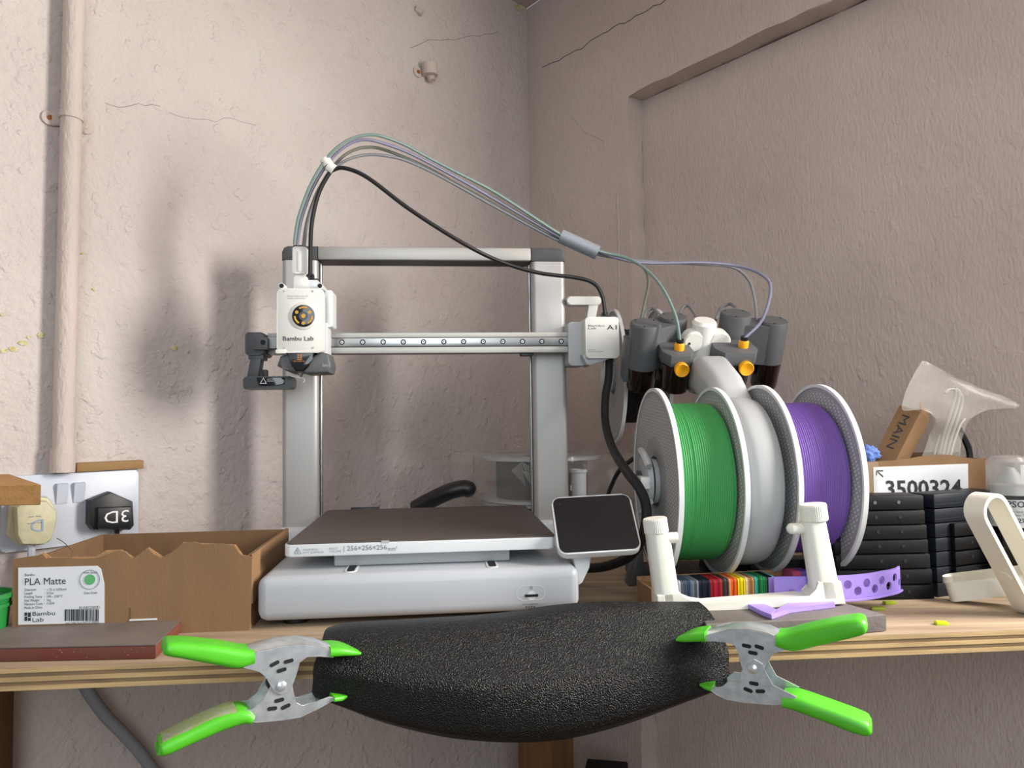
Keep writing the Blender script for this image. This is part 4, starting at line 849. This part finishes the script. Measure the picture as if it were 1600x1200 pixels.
# ------------------------------------------------------------------ colour swatches in their cardboard tray
SWo = dep(1056, 935, .728); SW = Frame((SWo.x, SWo.y, .0006), math.radians(9))
tr = thing('swatch_tray', 'open cardboard tray holding colour swatches behind the cream bracket', 'tray', SW)
sx1 = SW.at(1213, 905, y=0).x; SX0, SX1 = SW.at(1012, 920, y=0).x, SW.at(1272, 905, y=0).x; zr = SW.at(1150, 893, y=.032).z
obj('rear_panel', box(SX0, SX1, .031, .033, 0, zr, .0004), 'torn', tr, smooth=0); obj('side_panel', box(SX0, SX0+.002, -.010, .031, 0, .026), 'cardboard', tr, smooth=0); obj('side_panel', box(SX1-.002, SX1, -.010, .031, 0, .026), 'cardboard', tr, smooth=0)
obj('bottom_panel', box(SX0+.002, SX1-.002, -.010, .031, 0, .002), 'cardboard_in', tr, smooth=0); obj('front_panel', box(SX0+.002, SX1-.002, -.012, -.010, 0, .006), 'cardboard', tr, smooth=0)
cols = [('white', '#c9ccd4', 440, 495), ('slate grey', '#5d6672', 495, 545), ('blue grey', '#4d5d7d', 545, 610), ('light grey', '#79808a', 610, 680), ('navy', '#1d2433', 680, 800), ('red', '#a81f2e', 800, 920), ('dark brown', '#4b3a36', 920, 995), ('salmon', '#d98a62', 995, 1020), ('orange', '#dd5a14', 1020, 1085), ('yellow', '#dfc812', 1085, 1165), ('sand', '#c7b98f', 1165, 1195), ('tan', '#a5764a', 1195, 1260), ('teal', '#3f9c93', 1260, 1290), ('green', '#1f7a48', 1290, 1390), ('black', '#15181b', 1390, 1450), ('sky blue', '#58a6c4', 1450, 1475)]
cw = .0019; czt = SW.at(1060, 909, y=0).z; me0 = None
for nm, hx, c0_, c1_ in cols:
    x0 = SW.at(990+c0_/6.667, 915, y=0).x; x1 = SW.at(990+c1_/6.667, 915, y=0).x; n_ = max(1, round((x1-x0)/.00205)); st = (x1-x0)/n_
    ms = [mat('swatch_%s_%d' % (nm, v), tuple(min(255, int(int(hx[i:i+2], 16)*s)) for i in (1, 3, 5)), .35) for v, s in enumerate((1, .82, 1.15))]
    for i in range(n_):
        bm = prism(rrect(0, .030, 0, czt-.002, .003, 3), 'x', 0, st*.86); me = bpy.data.meshes.new('colour_swatch'); bmesh.ops.recalc_face_normals(bm, faces=bm.faces); bm.to_mesh(me); bm.free(); me.materials.append(ms[i % 3])
        o = bpy.data.objects.new('colour_swatch', me); COL.objects.link(o); o.matrix_world = SW.M @ Matrix.Translation((x0+i*st, random.uniform(-.0005, .0005), .0021+random.uniform(0, .0006)))
        tag(o, ('%s plastic colour swatch card in the tray' if n_ == 1 else 'one of the %s plastic colour swatch cards in the tray') % nm, 'swatch', '%s swatches in the tray' % nm)
for i in range(12):
    nm, c_ = (('pink', '#d0527e') if i < 6 else ('violet', '#6b4fae')); x0 = SW.at(1236+i*2.2, 893, y=.012).x
    o = obj('colour_swatch', prism(rrect(.0, .020, 0, czt, .003, 3), 'x', 0, .0015), MATS.get('sw_'+nm) or mat('sw_'+nm, c_, .35), smooth=0); o.matrix_world = SW.M @ Matrix.Translation((x0, .009, .0021)); tag(o, 'one of the %s swatch cards behind the lilac band' % nm, 'swatch', '%s swatches in the tray' % nm)

# ------------------------------------------------------------------ lilac perforated band and lilac chevron
LBo = dep(1310, 937, .705); path = [dep(1210, 926, .702), dep(1300, 930, .702), dep(1350, 936, .708), dep(1385, 938, .722), dep(1402, 939, .732), dep(1408, 937, .742)]
path = [Vector((p_.x, p_.y, 0)) for p_ in path]; PC = catmull(path, 12)
zl0 = dep(1340, 938, .706).z; zl1 = dep(1340, 898, .706).z
cum = [0]
for a_, b_ in zip(PC, PC[1:]): cum.append(cum[-1]+(b_-a_).length)
def along(s):
    s = max(0, min(cum[-1]-1e-6, s)); i = max(j for j in range(len(cum)-1) if cum[j] <= s); t = (s-cum[i])/(cum[i+1]-cum[i]); d = (PC[i+1]-PC[i]).normalized(); return PC[i]+(PC[i+1]-PC[i])*t, Vector((d.y, -d.x, 0))
bm = bmesh.new(); nc = 14; cwid = cum[-1]/nc; rad = .0042; Hh = zl1-zl0; m_ = 24
def vtx(s_, z, off): p_, n_ = along(s_); return (p_.x-n_.x*off, p_.y-n_.y*off, z)
for k in range(nc):
    s0 = k*cwid; mid = s0+cwid/2; zc = zl0+Hh*(.36 if k % 2 else .64); inner = []; outer = []
    for i in range(m_):
        a_ = 2*math.pi*(i+.5)/m_; c_, s_ = math.cos(a_), math.sin(a_); inner.append((mid+min(rad, cwid*.44)*c_, zc+rad*s_))
        kx = (cwid/2)/abs(c_); kz = ((zl1-zc) if s_ > 0 else (zc-zl0))/abs(s_); q_ = min(kx, kz); outer.append([mid+q_*c_, zc+q_*s_])
    for cx_, cz_ in ((s0+cwid, zl1), (s0, zl1), (s0, zl0), (s0+cwid, zl0)):
        ca = math.atan2(cz_-zc, cx_-mid) % (2*math.pi); j_ = min(range(m_), key=lambda t_: abs((2*math.pi*(t_+.5)/m_-ca+math.pi) % (2*math.pi)-math.pi)); outer[j_] = [cx_, cz_]
    A0 = [bm.verts.new(vtx(*p_, 0)) for p_ in inner]; B0 = [bm.verts.new(vtx(*p_, 0)) for p_ in outer]; A1 = [bm.verts.new(vtx(*p_, .0018)) for p_ in inner]; B1 = [bm.verts.new(vtx(*p_, .0018)) for p_ in outer]
    for i in range(m_):
        j_ = (i+1) % m_
        if k > 0: bm.faces.new((A0[i], A0[j_], A1[j_], A1[i]))
        bm.faces.new((A0[i], A0[j_], B0[j_], B0[i])); bm.faces.new((A1[i], B1[i], B1[j_], A1[j_])); bm.faces.new((B0[i], B0[j_], B1[j_], B1[i]))
    if k == 0: bm.faces.new(A0); bm.faces.new(A1)
bb = thing('perforated_band', 'lilac printed band with staggered round holes behind the cream bracket', 'band')
obj('front_strip', bm, 'lilac', bb)
inn = sheet([[Vector((p_.x, p_.y+.016, z)) for p_ in PC[:44:6]] for z in (zl0, zl1-.004)], 2, .002); obj('rear_strip', inn, 'lilac', bb)
obj('lip', tube([along(cum[-1]*i/20)[0]+Vector((0, 0, zl0+.0006))+along(cum[-1]*i/20)[1]*.0012 for i in range(21)], .0012, 6, 1), 'lilac', bb)
CHZ = SLZ
chev = [(1152, 944), (1192, 967), (1208, 970), (1228, 957), (1300, 949), (1304, 949), (1304, 940), (1236, 945), (1210, 954), (1196, 944)]
def cpt(x, y, z): p_ = onz(x, y, z); return (p_.x, p_.y)
lc = thing('lilac_chevron', 'flat lilac printed chevron lying on the grey slab', 'printed part')
for nm_, pts in (('short_arm', [(1152, 943), (1180, 944), (1214, 960), (1206, 969), (1190, 963)]), ('long_arm', [(1206, 969), (1214, 960), (1232, 949), (1304, 941), (1305, 950), (1234, 958)])):
    obj(nm_, prism([cpt(x, y, CHZ) for x, y in pts], 'z', CHZ+.0003, CHZ+.0045, .0006, 1), 'lilac', lc)
for (x, y, w_, h_, ang, m_, l_, zz) in ((1471, 976, .0105, .006, -4, 'lime', 'bright lime plastic chip lying alone on the shelf', .0006), (1372, 953, .0125, .006, -10, 'lime_dark', 'lime plastic chip nearest the lilac band', .0006), (1390, 944, .012, .006, 8, 'lime_dark', 'lime plastic chip partly under the lilac band', .0006)):
    p_ = onz(x, y, zz); o = world_obj('plastic_chip', join(box(-w_/2, w_/2, -h_/2, h_/2, 0, .0026, .0003), box(-w_/2+.001, w_/2-.001, -h_/2+.001, h_/2-.001, .0026, .0031)), m_, l_, 'chip', 'lime plastic chips'); o.matrix_world = Frame((p_.x, p_.y, zz), math.radians(ang)).M

# ------------------------------------------------------------------ stacks of black plastic cases
def case(fr, x0, x1, z0, z1, dpt, kind, label, grp):
    t = thing('plastic_case', label, 'case', Frame(fr.M @ Vector((x0, 0, z0)), fr.rz), grp); w_ = x1-x0; h = z1-z0-.0006
    obj('body', box(0, w_, .0015, dpt, 0, h, .0007), 'case_navy' if kind != 'end' else 'case_black', t)
    if kind == 'end':
        e = obj('end_panel', box(.0005, w_-.0005, -.0005, .0016, .0006, h-.0006, .0004), 'case_black', t); hs = (w_*.48, w_*.73)
    elif kind == 'block':
        e = obj('end_panel', box(w_*.24, w_, -.004, .0016, .0004, h-.0004, .0006), 'case_black', t); hs = (w_*.52, w_*.86)
    else:
        e = obj('lid_seam', box(0, w_, .0011, .0016, h*.25, h*.3), 'black_matte', t); hs = ()
    for k, hx in enumerate(hs): obj('screw', cyl(.0018, -.0009 if kind == 'end' else -.0044, .001, 'y', (hx, 0, h*.55), 12), 'steel' if (kind == 'end' and z0 > .085) else 'black_matte', e)
C1o = onz(1460, 936, .0006); CS1 = Frame((C1o.x, C1o.y, .0006), math.radians(1.5)); CS2 = Frame((C1o.x+.006, C1o.y+.004, .0006), math.radians(22))
zs1 = [CS1.at(1450, v, y=0).z for v in (936, 912.6, 888, 864, 842, 819, 796, 773)]; zs1[0] = 0
ordn = ['bottom', 'second from the bottom', 'third from the bottom', 'fourth from the bottom', 'fifth from the bottom', 'second from the top', 'topmost']
for i in range(7):
    xr = CS1.at((1460, 1457, 1454, 1451, 1449, 1446, 1444)[i], 800+20*(6-i), y=0).x
    case(CS1, xr-.098, xr, zs1[i], zs1[i+1], .034, 'end', 'black plastic case in the left stack, %s' % ordn[i], 'black plastic cases, left stack')
zs2 = [zs1[i]*1.0 for i in range(8)]
for i in range(7):
    case(CS2, .002, .002+(.088 if i < 5 else .094), zs2[i], zs2[i+1]-(.0004 if i < 6 else .0), .030, 'block' if i < 5 else 'plain', 'black plastic case in the right stack, %s' % ordn[i], 'black plastic cases, right stack')

# ------------------------------------------------------------------ labelled carton behind, with its contents
CB = Frame((dep(1325, 740, .832).x, .832, .0006), math.radians(1)); cb = thing('cardboard_box', 'taped cardboard carton with the printed label 3500324', 'box', CB)
cx1 = CB.at(1545, 740, y=0).x; cz1 = CB.at(1440, 719, y=0).z
obj('front_panel', prism([(0, 0), (cx1, 0), (cx1, cz1+.001)]+[(CB.at(x, y, y=0).x, CB.at(x, y, y=0).z) for x, y in ((1525, 717), (1500, 714), (1488, 711), (1470, 710), (1440, 713), (1420, 717), (1390, 720), (1350, 722))]+[(0, cz1-.001)], 'y', 0, .003), 'cardboard', cb, smooth=0)
obj('side_panel', box(0, .003, .003, .05, 0, cz1, 0), 'cardboard_in', cb, smooth=0); obj('side_panel', box(cx1-.003, cx1, .003, .05, 0, cz1), 'cardboard', cb, smooth=0); obj('rear_panel', box(.003, cx1-.003, .047, .05, 0, cz1+.006), 'cardboard_in', cb, smooth=0); obj('bottom_panel', box(.003, cx1-.003, .003, .047, 0, .003), 'cardboard_in', cb, smooth=0)
lq = obj('paper_label', prism([(CB.at(x, y, y=0).x, CB.at(x, y, y=0).z) for x, y in ((1364, 730), (1512, 724.5), (1513, 800), (1366, 802))], 'y', -.0006, 0), 'paper', cb, smooth=0)
obj('lettering', ptext(CB, '3500324', 1384, 749.5, 1503, 776, -.0007, off=.02), 'print_dark', lq, smooth=0)
def bar_(pts, w_): return tube([CB.at(x, y, y=-.0008) for x, y in pts], w_, 4, 1, ry=.0002, up=(0, 1, 0))
arw = []
for pts in ([(1371, 737), (1380, 745)], [(1369.5, 736), (1369.5, 743)], [(1369.5, 735.7), (1380, 735.7)]):
    P2 = [CB.at(x, y, y=-.0008) for x, y in pts]; d = (P2[1]-P2[0]).normalized(); n_ = Vector((-d.z, 0, d.x))*.0007; b_ = bmesh.new(); b_.faces.new([b_.verts.new(v) for v in (P2[0]-n_, P2[1]-n_, P2[1]+n_, P2[0]+n_)]); arw.append(b_)
obj('arrow_mark', join(*arw), 'print_dark', lq, smooth=0)
obj('packing_tape', sheet([[CB.at(x, y, y=-.0009-random.uniform(0, .0012)) for x in (1346, 1356, 1364, 1372)] for y in (722, 735, 750, 765, 785)], 3), 'tape_clear', cb)
# small carton leaning in the box
MC = CB.at(1395, 712, y=.025); Mm = CB.M @ Matrix.Translation(MC) @ Matrix.Rotation(math.radians(29), 4, 'Y') @ Matrix.Rotation(math.radians(40), 4, 'Z')
mc = thing('small_carton', 'small brown carton marked MAIN leaning in the labelled carton', 'carton'); mc.matrix_world = Mm
obj('body', box(-.0150, .0150, -.0125, .0125, -.016, .056, .0008), 'cardboard', mc, smooth=0); obj('end_flap', xf(box(-.014, .0145, -.001, .0, 0, .012), Matrix.Translation((0, -.0115, .0555)) @ Matrix.Rotation(-.5, 4, 'X')), 'cardboard', mc, smooth=0)
tm = text('MAIN', -.012, .030, -.0045, .0045, 0); xf(tm, Matrix.Translation((-.0155, 0, 0.024)) @ Matrix.Rotation(math.radians(-90), 4, 'Z') @ Matrix.Rotation(math.radians(90), 4, 'Y') @ Matrix.Translation((-.01, 0, 0)))
obj('handwriting', tm, 'print_dark', mc, smooth=0)
# plastic bag with white straps
def cbp(l, v=.02): return [CB.M @ CB.at(x, y, y=v) for x, y in l]
bag = thing('plastic_bag', 'clear plastic bag with white straps sticking out of the carton', 'bag')
rows = [[(1440, 714), (1462, 716), (1480, 716), (1500, 714)], [(1452, 680), (1468, 684), (1490, 684), (1506, 676)], [(1462, 655), (1478, 658), (1500, 660), (1520, 652)], [(1440, 640), (1478, 632), (1515, 636), (1548, 640)], [(1410, 640), (1460, 606), (1520, 618), (1592, 636)], [(1420, 600), (1455, 580), (1510, 600), (1575, 622)], [(1440, 565), (1450, 566), (1500, 592), (1550, 612)]]
obj('front_film', sheet([[CB.M @ CB.at(x, y, y=(.010 if k_ < 2 else -.004)+random.uniform(-.002, .002)) for x, y in r_] for k_, r_ in enumerate(rows)], 4, jitter=.0005), 'film', bag, smooth=40)
obj('rear_film', sheet([[CB.M @ CB.at(x, y, y=(.034 if (k_ < 3 or x > 1470) else .052)+random.uniform(-.002, .001)) for x, y in r_] for k_, r_ in enumerate(rows)], 4, jitter=.0006), 'film', bag, smooth=40)
for k, l_ in enumerate(([(1466, 716), (1474, 680), (1488, 635), (1493, 612), (1484, 608), (1476, 614)], [(1472, 716), (1480, 680), (1494, 640), (1499, 615), (1492, 607)], [(1478, 716), (1486, 684), (1499, 645), (1503, 622), (1497, 610)], [(1484, 716), (1491, 690), (1500, 665), (1508, 654)], [(1459, 716), (1464, 695), (1469, 679)])):
    obj('strap', tube(cbp(l_, .018+.002*k), .0034 if k < 3 else .0018, 6, 5, ry=.0013), 'warm_white', bag)
world_obj('black_lead', tube(cbp([(1498, 670), (1508, 688), (1514, 704), (1515, 722), (1510, 760)], .036), .0035, 8), 'cable', 'black lead curving into the carton behind the plastic bag', 'cable')
bm = bmesh.new(); bmesh.ops.create_icosphere(bm, subdivisions=4, radius=1)
from mathutils import noise as _n
for v in bm.verts:
    k = 1+.35*_n.noise(v.co*2.2)+.12*_n.noise(v.co*6); v.co = Vector((v.co.x*.0125*k, v.co.y*.010*k, v.co.z*.0095*k))
bc = CB.M @ CB.at(1356, 710, y=.02); xf(bm, Matrix.Translation(bc)); world_obj('blue_cloth', bm, 'blue_cloth', 'crumpled blue paper cloth at the left of the carton', 'cloth', smooth=60)

# ------------------------------------------------------------------ ink bottles
def bottle(px, Y, label, ztop_px, full=True):
    p_ = dep(px, 800, Y); BF = Frame((p_.x, p_.y, .0006), math.radians(-12)); t = thing('ink_bottle', label, 'bottle', BF); r = .0226 if full else .018
    zt1 = BF.at(px, ztop_px, y=0).z; zc = BF.at(px, 772, y=0).z if full else zt1-.035; zl = BF.at(px, 820, y=0).z if full else zc-.04
    obj('body', lathe([(r*.9, 0), (r, .004), (r, zl)], n=40), 'gloss_black', t); obj('label_band', lathe([(r+.0003, zl), (r+.0003, zc-.004), (r-.002, zc-.004)], n=40, close=False), 'pale_grey', t)
    obj('collar', lathe([(r*.95, zc-.005), (r*.95, zc)], n=40), 'black_plastic', t)
    obj('inner_nozzle', lathe([(r*.8, zc), (r*.8, zc+.010), (r*.6, zc+.012), (r*.45, zc+.02), (r*.2, zc+.028)], n=24), 'pale_grey', t)
    obj('cap', lathe([(r*.98, zc), (r*.94, zt1-.006), (r*.8, zt1-.002), (r*.4, zt1), (.0005, zt1)], n=40), 'cap_clear', t)
    return BF, t, r
BF, bt1, rb = bottle(1580, .79, 'ink bottle with clear cap at the right edge behind the cream stand', 711)
def curved(s, x0, x1, z0, z1, **k):
    bm = text(s, x0, x1, z0, z1, 0, **k)
    bmesh.ops.subdivide_edges(bm, edges=[e for e in bm.edges if e.calc_length() > .003], cuts=1)
    for v in bm.verts:
        a_ = v.co.x/(rb+.0007); v.co = Vector(((rb+.0007)*math.sin(a_), -(rb+.0007)*math.cos(a_), v.co.z))
    return bm
z0, z1 = BF.at(1579, 793, y=-rb).z, BF.at(1579, 783, y=-rb).z
obj('lettering', curved('EPSON', -.017, .011, z0, z1, off=.015), 'print_dark', bt1, smooth=0); obj('lettering', curved('Ink Bottle / Dye ink\nBouteille d\'encre / Tintenflasche', -.014, .012, z0-.009, z0-.003), 'print_dark', bt1, smooth=0); obj('lettering', curved('127', -.006, .004, z0-.0155, z0-.011, off=.02), 'print_dark', bt1, smooth=0)
p_ = BF.at(1600, 740, y=-.018); obj('price_sticker', box(p_.x-.004, p_.x+.010, -.0206, -.0200, p_.z-.010, p_.z+.009), 'paper', bt1, smooth=0)

# ------------------------------------------------------------------ cream folding stand at the right edge
cs = thing('folding_stand', 'cream printed folding stand with a long loop at the right edge', 'stand')
Wv = Vector((.94, .34, 0)); Nv = Vector((.34, -.94, 0)); top = dep(1558, 800, .675); Lv = (Vector((0, 0, -1))*.90+Wv*.58).normalized(); Pv = Lv.cross(Nv).normalized()
if Pv.x < 0: Pv = -Pv
hwid, thk, dp = .0165, .0036, .020; Ln = (top.z-.002)/(-Lv.z)-hwid
def stadium(r, l, n=12):
    pts = []
    for i in range(n+1): a_ = math.pi*i/n; pts.append((r*math.cos(math.pi-a_), -r*math.sin(a_)))
    for i in range(n+1): a_ = math.pi*i/n; pts.append((r*math.cos(a_), l+r*math.sin(a_)))
    return pts
so_, si_ = stadium(hwid, Ln), stadium(hwid-thk, Ln); bm = bmesh.new(); V = []
for off in (0, dp):
    for st_ in (so_, si_): V.append([bm.verts.new(top+Pv*u+Lv*v-Nv*off) for u, v in st_])
n_ = len(so_)
for i in range(n_):
    j = (i+1) % n_
    for a_, b_ in ((0, 1), (1, 3), (3, 2), (2, 0)): bm.faces.new((V[a_][i], V[a_][j], V[b_][j], V[b_][i]))
lo = obj('loop', bm, 'cream2', cs, smooth=40)
q_ = top+Lv*(Ln*.62)-Pv*hwid-Nv*.010; obj('pivot_boss', tube([q_, q_-Pv*.0012], .0055, 20, 1), 'cream2', lo)
arm = [onz(1485, 942, .0008), dep(1590, 921, .735)]; 
fa = Vector((arm[0].x, arm[0].y, 0)); fb = Vector((dep(1600, 920, .725).x, .715, 0)); dA = (fb-fa).normalized(); nA = Vector((-dA.y, dA.x, 0)); zA0 = .0010; zA1 = dep(1590, 888, .715).z
hA = .024; tilt = (dep(1590, 925, .72).z-zA0)/(fb-fa).length
pl_ = rrect(0, (fb-fa).length+.012, -.009, .009, .008, 6); bm = bmesh.new(); lo_ = []; hi_ = []
for u, v in pl_:
    p_ = fa+dA*u+nA*(v+.009); lo_.append(bm.verts.new((p_.x, p_.y, zA0+max(0, u)*tilt))); p2 = fa+dA*(u-.006*(1 if u < .01 else 0))+nA*(v+.009); hi_.append(bm.verts.new((p2.x, p2.y, zA0+hA+max(0, u)*tilt)))
bm.faces.new(lo_[::-1]); tf_ = bm.faces.new(hi_)
for i in range(len(pl_)): j = (i+1) % len(pl_); bm.faces.new((lo_[i], lo_[j], hi_[j], hi_[i]))
r_ = bmesh.ops.inset_individual(bm, faces=[tf_], thickness=.0018); bmesh.ops.translate(bm, verts=list(tf_.verts), vec=(0, 0, -.006))
obj('leg', bm, 'cream2', cs, smooth=40)

# ------------------------------------------------------------------ things behind the printer
SPB = dep(846, 712, 1.18)
for i, (zz, wd_, l_) in enumerate(((SPB.z-.067, .067, 'bagged filament spool lying flat on top, behind the printer'), (.0006, SPB.z-.0686, 'lower filament spool lying flat behind the printer'))):
    t = thing('filament_spool', l_, 'filament spool', Frame((SPB.x, SPB.y, zz)))
    for h0 in (0, wd_-.004): obj('flange', annulus(.028, .096, h0, h0+.004, 'z', n=64), 'pale_grey', t)
    obj('filament_winding', lathe([(.03, .004), (.072, .004), (.072, wd_-.004), (.03, wd_-.004)], n=48, close=False), 'grey_fil', t); obj('core', annulus(.027, .032, .001, wd_-.001, 'z', n=32), 'pale_grey', t)
bm = bmesh.new(); rings = []; zlo = SPB.z-.0655; zhi = SPB.z+.003
for k in range(9):
    t_ = k/8; z = zlo+(zhi-zlo)*t_; ring = []
    for i in range(60):
        a_ = 2*math.pi*i/60; r = .108+.008*_n.noise(Vector((math.cos(a_)*3, math.sin(a_)*3, t_*5)))+.006*_n.noise(Vector((math.cos(a_)*9, math.sin(a_)*9, t_*9)))
        lobe = .055*math.exp(-((a_-2.75)/.16)**2)+.06*math.exp(-((a_-6.0)/.15)**2); ring.append(bm.verts.new((SPB.x+(r+lobe)*math.cos(a_), SPB.y+(r+lobe*.6)*math.sin(a_), z+(lobe*.25 if t_ > .3 else 0)*math.sin(t_*3))))
    rings.append(ring)
for a_, b_ in zip(rings, rings[1:]):
    for i in range(60): bm.faces.new((a_[i], a_[(i+1) % 60], b_[(i+1) % 60], b_[i]))
world_obj('plastic_wrap', bm, 'film_dim', 'crinkled clear plastic bag around the spool behind the printer', 'bag', smooth=40)
ds = dep(818, 745, 1.075); fs = []
for k in range(3):
    o_ = bmesh.new(); pts = [[(798, 735), (815, 722), (822, 760)], [(816, 735), (845, 745), (835, 770)], [(815, 722), (835, 732), (845, 745), (822, 740)]][k]; o_.faces.new([o_.verts.new(dep(x, y, 1.07+.004*i)) for i, (x, y) in enumerate(pts)]); fs.append(o_)
bmj = join(*fs); bmesh.ops.solidify(bmj, geom=list(bmj.faces), thickness=.0006)
world_obj('silica_sachet', bmj, 'film', 'folded translucent sachet tucked in front of the bagged spool', 'sachet', smooth=0)
tq_ = dep(905, 780, 1.06); zt2 = dep(905, 734, 1.06).z
ct = thing('grey_tube', 'pale grey tube with a rim standing behind the right gantry post', 'tube', Frame((tq_.x, tq_.y, .0006)))
obj('wall', lathe([(.0092, 0), (.0108, zt2-.004)], n=32), 'pale_grey', ct); obj('rim', annulus(.0075, .0122, zt2-.004, zt2, 'z', n=32), 'pale_grey', ct)
kb = tube([dep(650, 794, 1.045), dep(668, 784, 1.04), (dep(700, 769, 1.03)), dep(722, 763, 1.03), dep(732, 764, 1.03)], .0115, 14, 6, ry=.016)
ke = bmesh.new(); bmesh.ops.create_icosphere(ke, subdivisions=3, radius=.0115); xf(ke, Matrix.Translation(dep(731, 764, 1.03)) @ Matrix.Scale(1.35, 4, (0, 1, 0)))
world_obj('curved_black_bar', join(kb, ke), 'black_plastic', 'thick black curved bar lying behind the print bed', 'bar')
for k, (x, l_) in enumerate(((945, 'left small white cable connector behind the touch screen'), (961, 'right small white cable connector behind the touch screen'))):
    p_ = dep(x, 782, 1.03); world_obj('cable_connector', box(p_.x-.006, p_.x+.006, 1.024, 1.036, .0006, p_.z+.006, .001), 'pale_grey', l_, 'connector')
